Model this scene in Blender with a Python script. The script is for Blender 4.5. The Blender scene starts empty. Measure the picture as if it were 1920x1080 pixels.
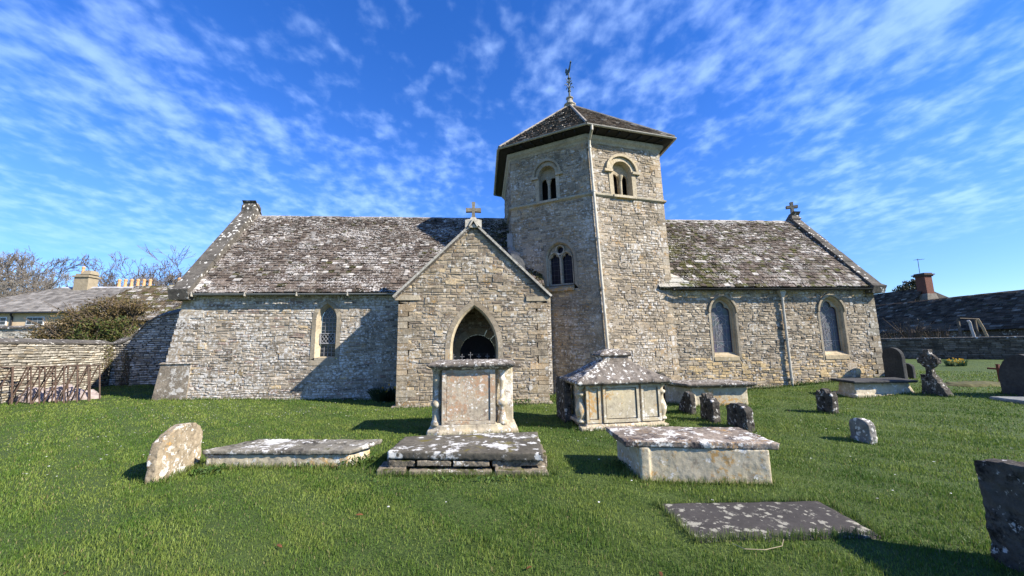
import bpy, bmesh, math, random
import numpy as np
from mathutils import Vector, Matrix, noise as mnoise
from mathutils.geometry import tessellate_polygon
from math import sin, cos, pi, radians, sqrt, atan2

# ------------------------------------------------------------------ camera, sky, sun
scene = bpy.context.scene
COL = scene.collection
EYE = 1.7
def make_camera():
    a, b, r = radians(4.5), radians(8.4), radians(0.9)
    F = Vector((sin(a) * cos(b), cos(a) * cos(b), sin(b)))
    R0 = Vector((cos(a), -sin(a), 0))
    U0 = R0.cross(F)
    R = R0 * cos(r) - U0 * sin(r)
    U = U0 * cos(r) + R0 * sin(r)
    cam = bpy.data.cameras.new("camera")
    cam.sensor_width = 36.0
    cam.lens = 721.0 / 1920.0 * 36.0
    cam.clip_start = 0.05
    cam.clip_end = 3000
    o = bpy.data.objects.new("camera", cam)
    m = Matrix((R, U, -F)).transposed().to_4x4()
    m.translation = Vector((0, 0, EYE))
    o.matrix_world = m
    COL.objects.link(o)
    scene.camera = o
make_camera()

SUN_AZ, SUN_EL = radians(62), radians(35)
SUN_DIR = Vector((sin(SUN_AZ) * cos(SUN_EL), -cos(SUN_AZ) * cos(SUN_EL), sin(SUN_EL)))
sl = bpy.data.lights.new("sun", 'SUN')
sl.energy = 5.0
sl.angle = radians(0.5)
sl.color = (1.0, 0.92, 0.79)
so = bpy.data.objects.new("sun", sl)
so.rotation_euler = SUN_DIR.to_track_quat('Z', 'Y').to_euler()
COL.objects.link(so)

def nn(nt, typ, **kw):
    n = nt.nodes.new(typ)
    for k, v in kw.items():
        if k in ('inp',):
            for kk, vv in v.items():
                n.inputs[kk].default_value = vv
        else:
            setattr(n, k, v)
    return n
def L(nt, a, b): nt.links.new(a, b)

def math_node(nt, op, a, b=None, c=None, clamp=False):
    n = nt.nodes.new('ShaderNodeMath'); n.operation = op; n.use_clamp = clamp
    for i, v in enumerate((a, b, c)):
        if v is None: continue
        if isinstance(v, (int, float)): n.inputs[i].default_value = v
        else: nt.links.new(v, n.inputs[i])
    return n.outputs[0]
def mrange(nt, v, a, b, c=0.0, d=1.0, smooth=False):
    n = nt.nodes.new('ShaderNodeMapRange')
    if smooth: n.interpolation_type = 'SMOOTHSTEP'
    nt.links.new(v, n.inputs[0])
    for i, x in enumerate((a, b, c, d)): n.inputs[i + 1].default_value = x
    return n.outputs[0]
def mixc(nt, fac, a, b, mode='MIX'):
    n = nt.nodes.new('ShaderNodeMix'); n.data_type = 'RGBA'; n.blend_type = mode
    for sock, v in ((n.inputs[0], fac), (n.inputs[6], a), (n.inputs[7], b)):
        if isinstance(v, (int, float)): sock.default_value = v
        elif isinstance(v, (tuple, list)): sock.default_value = (*v[:3], 1)
        else: nt.links.new(v, sock)
    return n.outputs[2]

def make_world():
    w = bpy.data.worlds.new("World"); scene.world = w
    w.use_nodes = True
    nt = w.node_tree; nt.nodes.clear()
    out = nn(nt, 'ShaderNodeOutputWorld'); bg = nn(nt, 'ShaderNodeBackground')
    bg.inputs[1].default_value = 0.071
    sky = nn(nt, 'ShaderNodeTexSky', sky_type='NISHITA', sun_disc=False,
             sun_elevation=SUN_EL, sun_rotation=atan2(SUN_DIR.x, SUN_DIR.y),
             altitude=100, air_density=1.0, dust_density=0.05, ozone_density=3.0)
    hs = nn(nt, 'ShaderNodeHueSaturation', inp={'Hue': 0.508, 'Saturation': 1.32, 'Value': 1.0})
    L(nt, sky.outputs[0], hs.inputs['Color'])
    tc = nn(nt, 'ShaderNodeTexCoord')
    sep = nn(nt, 'ShaderNodeSeparateXYZ'); L(nt, tc.outputs['Generated'], sep.inputs[0])
    grad = mixc(nt, mrange(nt, sep.outputs[2], 0.02, 0.36, 0.0, 1.0, True), (0.80, 0.98, 1.30), (1.60, 1.44, 1.78))
    skyc = mixc(nt, 1.0, hs.outputs[0], grad, 'MULTIPLY')
    z = math_node(nt, 'ADD', math_node(nt, 'MAXIMUM', sep.outputs[2], 0.0), 0.16)
    u = math_node(nt, 'DIVIDE', sep.outputs[0], z)
    v = math_node(nt, 'DIVIDE', sep.outputs[1], z)
    cv = nn(nt, 'ShaderNodeCombineXYZ'); L(nt, u, cv.inputs[0]); L(nt, v, cv.inputs[1])
    # thin rippled cloud, drawn out along the wind (which blows away from the camera)
    mp = nn(nt, 'ShaderNodeMapping'); mp.inputs['Rotation'].default_value = (0, 0, radians(-8))
    mp.inputs['Scale'].default_value = (1.0, 0.8, 1.0)
    L(nt, cv.outputs[0], mp.inputs[0])
    n1 = nn(nt, 'ShaderNodeTexNoise', inp={'Scale': 7.6, 'Detail': 6.0, 'Roughness': 0.5, 'Distortion': 0.1})
    L(nt, mp.outputs[0], n1.inputs['Vector'])
    n3 = nn(nt, 'ShaderNodeTexNoise', inp={'Scale': 19.0, 'Detail': 4.0, 'Roughness': 0.5, 'Distortion': 0.15})
    L(nt, mp.outputs[0], n3.inputs['Vector'])
    n2 = nn(nt, 'ShaderNodeTexNoise', inp={'Scale': 0.9, 'Detail': 2.0, 'Roughness': 0.5})
    mp2 = nn(nt, 'ShaderNodeMapping'); mp2.inputs['Location'].default_value = CLOUD_SHIFT
    L(nt, cv.outputs[0], mp2.inputs[0]); L(nt, mp2.outputs[0], n2.inputs['Vector'])
    puff = math_node(nt, 'ADD', math_node(nt, 'MULTIPLY', n1.outputs[0], 0.6), math_node(nt, 'MULTIPLY', n3.outputs[0], 0.4))
    cover = mrange(nt, n2.outputs[0], 0.34, 0.64, -0.09, 0.09)
    # banks: one high in the east (right), one lower in the west (left), clearer between and low in the east
    au = math_node(nt, 'ABSOLUTE', math_node(nt, 'ADD', u, -0.15))
    bank = mrange(nt, au, 0.15, 0.9, -0.035, 0.055)
    loweast = math_node(nt, 'MULTIPLY', mrange(nt, u, 0.6, 1.4, 0.0, 1.0), mrange(nt, sep.outputs[2], 0.42, 0.2, 0.0, -0.10))
    highwest = math_node(nt, 'MULTIPLY', mrange(nt, u, 0.1, -0.3, 0.0, 1.0), mrange(nt, sep.outputs[2], 0.34, 0.62, 0.0, -0.075))
    mid = mrange(nt, math_node(nt, 'ABSOLUTE', math_node(nt, 'ADD', u, 0.12)), 0.0, 0.45, -0.04, 0.0)
    d = math_node(nt, 'ADD', math_node(nt, 'ADD', math_node(nt, 'ADD', math_node(nt, 'ADD', math_node(nt, 'ADD', puff, cover), bank), loweast), highwest), mid)
    m = mrange(nt, d, 0.41, 0.76, 0.0, 1.0, True)
    fade = mrange(nt, sep.outputs[2], 0.10, 0.26, 0.0, 1.0, True)
    m = math_node(nt, 'MULTIPLY', m, fade)
    m = math_node(nt, 'MULTIPLY', m, 0.36)
    col = mixc(nt, m, skyc, (6.6, 9.2, 14.0))
    # pale veil low over the horizon
    L(nt, col, bg.inputs[0]); L(nt, bg.outputs[0], out.inputs[0])
CLOUD_SHIFT = (0.3, 0.15, 0)
make_world()
scene.view_settings.view_transform = 'Standard'
scene.view_settings.look = 'None'
scene.view_settings.gamma = 1.0
scene.view_settings.exposure = 1.12
scene.view_settings.use_curve_mapping = False
scene.cycles.max_bounces = 6
scene.cycles.use_denoising = True

# ------------------------------------------------------------------ ground height
def ss(a, b, x):
    t = min(1.0, max(0.0, (x - a) / (b - a))); return t * t * (3 - 2 * t)
def g(x, y):
    a = ss(5, 13, y)
    z = a * (.15 * ss(-3, -10, x) + .30 * ss(8.5, 15, x) + .012 * min(30, max(0, x - 15)))
    z += .12 * ss(14.5, 17.5, y) * ss(-12, -13.6, x)
    return z

# ------------------------------------------------------------------ mesh building
class MB:
    def __init__(s): s.v = []; s.f = []; s.c = []
    def add(s, vs, fs, col=(1, 1, 1)):
        k = len(s.v); s.v.extend([tuple(p) for p in vs])
        for f in fs: s.f.append([i + k for i in f]); s.c.append(col)
        return s
    def hexa(s, p, col=(1, 1, 1)):      # p: 4 bottom (ccw seen from above) then 4 top
        return s.add(p, [(3, 2, 1, 0), (4, 5, 6, 7), (0, 1, 5, 4), (1, 2, 6, 5), (2, 3, 7, 6), (3, 0, 4, 7)], col)
    def box(s, x0, x1, y0, y1, z0, z1, col=(1, 1, 1), M=None):
        p = [(x0, y0, z0), (x1, y0, z0), (x1, y1, z0), (x0, y1, z0), (x0, y0, z1), (x1, y0, z1), (x1, y1, z1), (x0, y1, z1)]
        if M: p = [M(*q) for q in p]
        return s.hexa(p, col)
    def bar(s, a, b, w, h=None, col=(1, 1, 1), up=(0, 0, 1)):
        h = h or w; a = Vector(a); b = Vector(b); d = (b - a)
        if d.length < 1e-6: return s
        d.normalize(); u = Vector(up)
        if abs(d.dot(u)) > .95: u = Vector((1, 0, 0))
        x = d.cross(u).normalized() * w / 2; y = x.cross(d).normalized() * h / 2
        p = [a - x - y, a + x - y, a + x + y, a - x + y, b - x - y, b + x - y, b + x + y, b - x + y]
        return s.add(p, [(3, 2, 1, 0), (4, 5, 6, 7), (0, 1, 5, 4), (1, 2, 6, 5), (2, 3, 7, 6), (3, 0, 4, 7)], col)
    def tube(s, pts, rad, n=8, col=(1, 1, 1), cap=True):
        pts = [Vector(p) for p in pts]
        if isinstance(rad, (int, float)): rad = [rad] * len(pts)
        k = len(s.v); m = len(pts)
        ref = None
        for i, p in enumerate(pts):
            d = (pts[min(i + 1, m - 1)] - pts[max(i - 1, 0)]).normalized()
            if ref is None:
                ref = Vector((0, 0, 1)) if abs(d.z) < .9 else Vector((1, 0, 0))
            x = d.cross(ref).normalized(); y = x.cross(d).normalized(); ref = y
            for j in range(n):
                a = 2 * pi * j / n
                s.v.append(tuple(p + (x * cos(a) + y * sin(a)) * rad[i]))
        for i in range(m - 1):
            for j in range(n):
                s.f.append([k + i * n + j, k + i * n + (j + 1) % n, k + (i + 1) * n + (j + 1) % n, k + (i + 1) * n + j]); s.c.append(col)
        if cap:
            s.f.append([k + j for j in range(n)][::-1]); s.c.append(col)
            s.f.append([k + (m - 1) * n + j for j in range(n)]); s.c.append(col)
        return s
    def lathe(s, prof, c, n=14, col=(1, 1, 1), sq=1.0):    # prof: (r, z)
        k = len(s.v)
        for r, z in prof:
            for j in range(n):
                a = 2 * pi * j / n
                s.v.append((c[0] + r * cos(a), c[1] + r * sin(a) * sq, c[2] + z))
        for i in range(len(prof) - 1):
            for j in range(n):
                s.f.append([k + i * n + j, k + i * n + (j + 1) % n, k + (i + 1) * n + (j + 1) % n, k + (i + 1) * n + j]); s.c.append(col)
        s.f.append([k + j for j in range(n)][::-1]); s.c.append(col)
        s.f.append([k + (len(prof) - 1) * n + j for j in range(n)]); s.c.append(col)
        return s
    def loft(s, rings, col=(1, 1, 1)):      # rings of equal length, closed
        k = len(s.v); n = len(rings[0])
        for r in rings: s.v.extend([tuple(p) for p in r])
        for i in range(len(rings) - 1):
            for j in range(n):
                s.f.append([k + i * n + j, k + i * n + (j + 1) % n, k + (i + 1) * n + (j + 1) % n, k + (i + 1) * n + j]); s.c.append(col)
        s.f.append([k + j for j in range(n)][::-1]); s.c.append(col)
        s.f.append([k + (len(rings) - 1) * n + j for j in range(n)]); s.c.append(col)
        return s
    def plate(s, M, outline, holes=(), n0=0.0, n1=0.05, col=(1, 1, 1), outer=True, back=False, inner=True):
        loops = [outline] + list(holes)
        tri = tessellate_polygon([[Vector((p[0], p[1], 0)) for p in lp] for lp in loops])
        flat = [p for lp in loops for p in lp]
        k = len(s.v)
        s.v.extend([tuple(M(p[0], p[1], n1)) for p in flat])
        for t in tri: s.f.append([k + i for i in t]); s.c.append(col)
        if back:
            kb = len(s.v); s.v.extend([tuple(M(p[0], p[1], n0)) for p in flat])
            for t in tri: s.f.append([kb + i for i in t][::-1]); s.c.append(col)
        o = 0
        for li, lp in enumerate(loops):
            if (li == 0 and outer) or (li > 0 and inner):
                kk = len(s.v); s.v.extend([tuple(M(p[0], p[1], n0)) for p in lp])
                kf = len(s.v); s.v.extend([tuple(M(p[0], p[1], n1)) for p in lp]); m = len(lp)
                for i in range(m):
                    j = (i + 1) % m
                    s.f.append([kk + i, kk + j, kf + j, kf + i]); s.c.append(col)
            o += len(lp)
        return s
    def splay(s, M, A, na, B, nb, col=(1, 1, 1), closed=True):
        k = len(s.v); m = len(A)
        s.v.extend([tuple(M(p[0], p[1], na)) for p in A]); s.v.extend([tuple(M(p[0], p[1], nb)) for p in B])
        for i in range(m if closed else m - 1):
            j = (i + 1) % m
            s.f.append([k + i, k + j, k + m + j, k + m + i]); s.c.append(col)
        return s
    def build(s, name, mat, parent=None, smooth=False, loc=None):
        me = bpy.data.meshes.new(name)
        v = s.v
        if loc is not None: v = [(p[0] - loc[0], p[1] - loc[1], p[2] - loc[2]) for p in v]
        me.from_pydata(v, [], s.f)
        me.validate()
        if len(me.polygons) == len(s.c):
            at = me.color_attributes.new('Col', 'FLOAT_COLOR', 'CORNER')
            cols = np.ones((len(me.loops), 4), dtype=np.float32)
            cnt = np.array([len(f) for f in s.f])
            cols[:, :3] = np.repeat(np.array([c[:3] for c in s.c], dtype=np.float32), cnt, axis=0)
            at.data.foreach_set('color', cols.ravel())
        if smooth: me.polygons.foreach_set('use_smooth', [True] * len(me.polygons))
        bm = bmesh.new(); bm.from_mesh(me)
        bmesh.ops.recalc_face_normals(bm, faces=bm.faces); bm.to_mesh(me); bm.free()
        return link(name, me, mat, parent, loc)

def link(name, me, mat, parent=None, loc=None):
    o = bpy.data.objects.new(name, me)
    if mat:
        for m in (mat if isinstance(mat, (list, tuple)) else [mat]): me.materials.append(m)
    COL.objects.link(o)
    if loc is not None: o.location = loc
    if parent is not None:
        o.parent = parent
        if loc is not None or parent.location.length > 0:
            o.matrix_parent_inverse = Matrix.Translation(-Vector(parent.location))
    return o
def thing(name, label, cat, loc=(0, 0, 0), group=None):
    o = bpy.data.objects.new(name, None); COL.objects.link(o)
    o.location = loc; o.empty_display_size = .2
    return tag(o, label, cat, group)
def tag(o, label, cat, group=None, kind=None):
    o['label'] = label; o['category'] = cat
    if group: o['group'] = group
    if kind: o['kind'] = kind
    return o
def struct(o): o['kind'] = 'structure'; return o

def erode(o, voxel=.02, amp=.008, scale=7.0, amp2=.0, seed=0):
    """weathered stone: one solid skin, edges worn, surface pitted"""
    md = o.modifiers.new('r', 'REMESH'); md.mode = 'VOXEL'; md.voxel_size = voxel; md.use_smooth_shade = True
    dg = bpy.context.evaluated_depsgraph_get()
    me = bpy.data.meshes.new_from_object(o.evaluated_get(dg))
    o.modifiers.clear()
    old = o.data; mats = list(old.materials); nm = old.name
    o.data = me; bpy.data.meshes.remove(old); me.name = nm
    if not me.materials:
        for m in mats: me.materials.append(m)
    n = len(me.vertices)
    co = np.empty(n * 3, dtype=np.float32); me.vertices.foreach_get('co', co); co = co.reshape(-1, 3)
    no = np.empty(n * 3, dtype=np.float32); me.vertices.foreach_get('normal', no); no = no.reshape(-1, 3)
    sh = Vector((seed * 7.3, seed * 3.1, seed * 1.7))
    d = np.empty(n, dtype=np.float32)
    for i in range(n):
        p = Vector(co[i]) + sh
        q = mnoise.noise(p * scale) + .6 * mnoise.noise(p * scale * 2.7)
        a = amp * q
        if amp2:
            h = mnoise.noise(p * scale * .35); a += -amp2 * max(0, h - .1)
        d[i] = a
    co += no * d[:, None]
    me.vertices.foreach_set('co', co.ravel()); me.update()
    return o

# ------------------------------------------------------------------ materials
def new_mat(name):
    m = bpy.data.materials.new(name); m.use_nodes = True
    nt = m.node_tree
    b = nt.nodes['Principled BSDF']
    b.inputs['Roughness'].default_value = .9
    b.inputs['Specular IOR Level'].default_value = .25
    return m, nt, b
def plain(name, col, rough=.6, metal=0.0, var=.25, scale=12, spec=.4, use_attr=False, bump=0.0):
    m, nt, b = new_mat(name)
    tc = nn(nt, 'ShaderNodeTexCoord')
    n = nn(nt, 'ShaderNodeTexNoise', inp={'Scale': scale, 'Detail': 6.0, 'Roughness': .65}); L(nt, tc.outputs['Object'], n.inputs['Vector'])
    f = mrange(nt, n.outputs[0], .3, .7, 1 - var, 1 + var)
    base = col
    if use_attr:
        at = nn(nt, 'ShaderNodeAttribute', attribute_name='Col'); base = mixc(nt, 1.0, at.outputs[0], col, 'MULTIPLY')
    cc = nn(nt, 'ShaderNodeCombineXYZ'); [L(nt, f, cc.inputs[i]) for i in range(3)]
    c = mixc(nt, 1.0, base, cc.outputs[0], 'MULTIPLY')
    L(nt, c, b.inputs['Base Color'])
    b.inputs['Roughness'].default_value = rough; b.inputs['Metallic'].default_value = metal
    b.inputs['Specular IOR Level'].default_value = spec
    if bump:
        bp = nn(nt, 'ShaderNodeBump', inp={'Strength': bump, 'Distance': .01}); L(nt, n.outputs[0], bp.inputs['Height']); L(nt, bp.outputs[0], b.inputs['Normal'])
    return m
def stone(name, base=(1, 1, 1), attr=True, var=.28, white=.0, wscale=6.0, wcol=(.66, .64, .58), spots=.0, sscale=22.0,
          dark=.0, dscale=4.0, dcol=(.035, .032, .028), orange=.0, oscale=3.0, ocol=(.42, .24, .07), moss=.0, mcol=(.055, .06, .012),
          pale=.0, bump=.6, bscale=30.0, zstain=None):
    """weathered limestone: tonal variation, crustose lichens, algae, pitting"""
    m, nt, b = new_mat(name)
    tc = nn(nt, 'ShaderNodeTexCoord'); P = tc.outputs['Object']
    def noi(scale, det=6.0, rough=.6, off=0.0, dist=0.0):
        n = nn(nt, 'ShaderNodeTexNoise', inp={'Scale': scale, 'Detail': det, 'Roughness': rough, 'Distortion': dist})
        if off:
            mp = nn(nt, 'ShaderNodeMapping'); mp.inputs['Location'].default_value = (off, off * 1.7, off * .6)
            L(nt, P, mp.inputs[0]); L(nt, mp.outputs[0], n.inputs['Vector'])
        else: L(nt, P, n.inputs['Vector'])
        return n.outputs[0]
    if attr:
        at = nn(nt, 'ShaderNodeAttribute', attribute_name='Col')
        c = mixc(nt, 1.0, at.outputs[0], base, 'MULTIPLY')
    else:
        c = nn(nt, 'ShaderNodeRGB').outputs[0]; c.default_value = (*base, 1)
    nA, nB = noi(1.6, 4.0), noi(bscale * .55, 8.0, .7, 3.1)
    f = math_node(nt, 'MULTIPLY', mrange(nt, nA, .3, .7, 1 - var, 1 + var), mrange(nt, nB, .28, .72, 1 - var * 1.3, 1 + var * 1.3))
    cc = nn(nt, 'ShaderNodeCombineXYZ'); [L(nt, f, cc.inputs[i]) for i in range(3)]
    c = mixc(nt, 1.0, c, cc.outputs[0], 'MULTIPLY')
    if pale:
        n = noi(2.2, 5.0, .6, 11.3)
        c = mixc(nt, mrange(nt, n, .62 - pale * .25, .8 - pale * .25, 0, .75), c, (.5, .43, .28))
    if dark:
        n = math_node(nt, 'ADD', math_node(nt, 'MULTIPLY', noi(dscale, 8.0, .68, 7.7), .75), math_node(nt, 'MULTIPLY', noi(dscale * 9, 4.0, .6, 2.7), .25))
        t = .68 - dark * .32
        c = mixc(nt, mrange(nt, n, t, t + .1, 0, .9), c, dcol)
    if orange:
        n = math_node(nt, 'MULTIPLY', noi(oscale, 3.0, .5, 5.5), noi(oscale * 9, 5.0, .7, 1.3))
        t = .40 - orange * .2
        c = mixc(nt, mrange(nt, n, t, t + .06, 0, .8), c, ocol)
    hl = None
    if white:
        n = math_node(nt, 'ADD', math_node(nt, 'MULTIPLY', noi(wscale, 9.0, .66, 1.9), .7), math_node(nt, 'MULTIPLY', noi(wscale * 6, 5.0, .6, 4.2), .3))
        t = .70 - white * .30
        n = math_node(nt, 'ADD', n, mrange(nt, noi(min(1.1, wscale * .13), 3.0, .5, 8.8), .35, .65, -.045, .045))
        hl = mrange(nt, n, t, t + .05, 0, .92)
        c = mixc(nt, hl, c, wcol)
    if spots:
        dn = nn(nt, 'ShaderNodeTexNoise', inp={'Scale': sscale * 1.6, 'Detail': 5.0, 'Roughness': .65}); L(nt, P, dn.inputs['Vector'])
        pv = nn(nt, 'ShaderNodeVectorMath', operation='SCALE'); L(nt, dn.outputs['Color'], pv.inputs[0]); pv.inputs['Scale'].default_value = 1.5 / sscale
        pa = nn(nt, 'ShaderNodeVectorMath', operation='ADD'); L(nt, P, pa.inputs[0]); L(nt, pv.outputs[0], pa.inputs[1])
        vo = nn(nt, 'ShaderNodeTexVoronoi', inp={'Scale': sscale, 'Randomness': 1.0}); L(nt, pa.outputs[0], vo.inputs['Vector'])
        sp = nn(nt, 'ShaderNodeSeparateColor'); L(nt, vo.outputs['Color'], sp.inputs[0])
        rr = math_node(nt, 'MULTIPLY', math_node(nt, 'MAXIMUM', math_node(nt, 'SUBTRACT', sp.outputs[0], 1 - spots), 0.0), .55 / spots)
        msk = mrange(nt, math_node(nt, 'SUBTRACT', rr, vo.outputs['Distance']), -.02, .05, 0, .9)
        c = mixc(nt, msk, c, wcol)
    if moss:
        ge = nn(nt, 'ShaderNodeNewGeometry'); sx = nn(nt, 'ShaderNodeSeparateXYZ'); L(nt, ge.outputs['Normal'], sx.inputs[0])
        n = noi(3.0, 7.0, .65, 9.1)
        t = .66 - moss * .25
        mm = math_node(nt, 'MULTIPLY', mrange(nt, n, t, t + .08, 0, .95), mrange(nt, sx.outputs[2], .05, .5, .15, 1))
        c = mixc(nt, mm, c, mcol)
    L(nt, c, b.inputs['Base Color'])
    h = math_node(nt, 'ADD', noi(bscale, 8.0, .7, 6.1), math_node(nt, 'MULTIPLY', noi(bscale * .25, 3.0), 1.5))
    bp = nn(nt, 'ShaderNodeBump', inp={'Strength': bump, 'Distance': .012}); L(nt, h, bp.inputs['Height']); L(nt, bp.outputs[0], b.inputs['Normal'])
    b.inputs['Roughness'].default_value = .95; b.inputs['Specular IOR Level'].default_value = .12
    return m

M_NAVE = stone('nave_rubble', (.84, .80, .74), white=.64, wscale=14, wcol=(.56, .54, .5), spots=.25, sscale=9, dark=.42, dscale=2.2, dcol=(.10, .085, .068), orange=.3, bump=.8)
M_RUBBLE = stone('church_rubble', (.79, .735, .655), white=.50, wscale=14, wcol=(.50, .475, .42), spots=.3, sscale=8, dark=.46, dscale=3.0, dcol=(.10, .085, .066), orange=.3, bump=.8)
M_TOWER = stone('tower_rubble', (.80, .75, .68), white=.55, wscale=13, wcol=(.48, .46, .425), spots=.28, sscale=7, dark=.46, dscale=2.6, dcol=(.11, .095, .075), orange=.35, bump=.8)
M_ASHLAR = stone('dressed_limestone', (.84, .80, .73), white=.34, wscale=11, wcol=(.52, .49, .43), dark=.42, dscale=6, dcol=(.17, .15, .115), var=.22, orange=.2, bump=.45)
M_COPING = stone('weathered_coping', (.105, .096, .082), attr=False, white=.3, wscale=5, dark=.55, dscale=3, dcol=(.05,.046,.04), spots=.3, sscale=10, bump=.6)
M_MORTAR = plain('lime_mortar', (.31, .265, .205), .95, var=.3, scale=9, spec=.1)
M_SLATE = stone('stone_slate', white=.53, wscale=18.0, wcol=(.54, .515, .48), dark=.42, dscale=4.0, dcol=(.022, .018, .014), moss=.0, bump=.7, bscale=24)
M_SLATE_MOSSY = stone('mossy_stone_slate', white=.50, wscale=18, wcol=(.52, .5, .46), dark=.36, dscale=4.0, dcol=(.022, .019, .014), moss=.42, bump=.7, bscale=24)
M_SLATE_TOWER = stone('tower_stone_slate', white=.2, wscale=6, wcol=(.34, .33, .31), dark=.45, dscale=5, bump=.6)
M_DRYWALL = stone('garden_wall_stone', (.9, .88, .86), white=.5, wscale=7, dark=.3, dscale=2.2, dcol=(.10, .09, .07), bump=.5)
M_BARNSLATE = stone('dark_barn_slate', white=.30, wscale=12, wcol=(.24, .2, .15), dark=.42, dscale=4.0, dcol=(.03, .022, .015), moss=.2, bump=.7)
M_SHADEDWALL = stone('shaded_mossy_wall_stone', white=.28, wscale=9, wcol=(.26, .22, .16), dark=.45, dscale=3, dcol=(.045, .035, .025), moss=.2, bump=.6)  # browner, darker garden wall stone: shade of the wall put into its colour
M_LEAD = plain('lead_grey_paint', (.20, .20, .19), .55, var=.2)
M_BLACKIRON = plain('black_iron', (.016, .016, .017), .5, var=.3, spec=.4)
M_CREAMPIPE = plain('weathered_cream_paint', (.42, .39, .32), .6, var=.25, scale=6)
M_GREYGUTTER = plain('weathered_grey_gutter', (.30, .285, .245), .6, var=.25, scale=5)
M_DARKTIMBER = plain('dark_timber', (.016, .016, .018), .8, var=.4)
M_VANE = plain('verdigris_iron', (.035, .06, .05), .6, var=.3)
def glass_mat(name, col, rough=.12, spec=.5):
    m, nt, b = new_mat(name)
    tc = nn(nt, 'ShaderNodeTexCoord')
    n = nn(nt, 'ShaderNodeTexNoise', inp={'Scale': 9.0, 'Detail': 2.0}); L(nt, tc.outputs['Object'], n.inputs['Vector'])
    vo = nn(nt, 'ShaderNodeTexVoronoi', inp={'Scale': 9.0}); L(nt, tc.outputs['Object'], vo.inputs['Vector'])
    c = mixc(nt, .3, col, vo.outputs['Color'], 'MULTIPLY')
    L(nt, c, b.inputs['Base Color'])
    b.inputs['Roughness'].default_value = rough; b.inputs['Specular IOR Level'].default_value = spec
    bp = nn(nt, 'ShaderNodeBump', inp={'Strength': .25, 'Distance': .02}); L(nt, n.outputs[0], bp.inputs['Height']); L(nt, bp.outputs[0], b.inputs['Normal'])
    return m
M_GLASS = glass_mat('leaded_glass', (.02, .024, .035))
M_GLASS_GRILLE = glass_mat('guarded_stained_glass', (.075, .082, .098), .45)
M_GLASS_DARK = glass_mat('dark_stained_glass', (.010, .011, .022), .3, .12)
M_LEADLINE = plain('lead_cames', (.26, .26, .27), .6, var=.2)
M_LEADLINE_DARK = plain('dark_lead_cames', (.055, .055, .065), .6, var=.2)
M_VOID = plain('dark_interior', (.012, .011, .010), .95, var=.2, spec=.05)

# ------------------------------------------------------------------ walls of stones, roofs of slates
def intervals(poly, v):
    xs = []
    m = len(poly)
    for i in range(m):
        (x0, y0), (x1, y1) = poly[i], poly[(i + 1) % m]
        if (y0 <= v < y1) or (y1 <= v < y0): xs.append(x0 + (v - y0) * (x1 - x0) / (y1 - y0))
    xs.sort()
    return [(xs[i], xs[i + 1]) for i in range(0, len(xs) - 1, 2)]
def subtract(iv, holes):
    for (h0, h1) in holes:
        o = []
        for a, b in iv:
            if h1 <= a or h0 >= b: o.append((a, b)); continue
            if h0 > a: o.append((a, h0))
            if h1 < b: o.append((h1, b))
        iv = o
    return [i for i in iv if i[1] - i[0] > .004]
def rows_of(poly, holes, v0, v1):
    e = 1e-4
    def at(v): return subtract(intervals(poly, v), [h for hp in holes for h in intervals(hp, v)])
    A, B, Cc = at(v0 + e), at(v1 - e), at((v0 + v1) / 2)
    if len(A) == len(B) and len(A) > 0: return list(zip(A, B))
    return [(c, c) for c in Cc]

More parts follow.
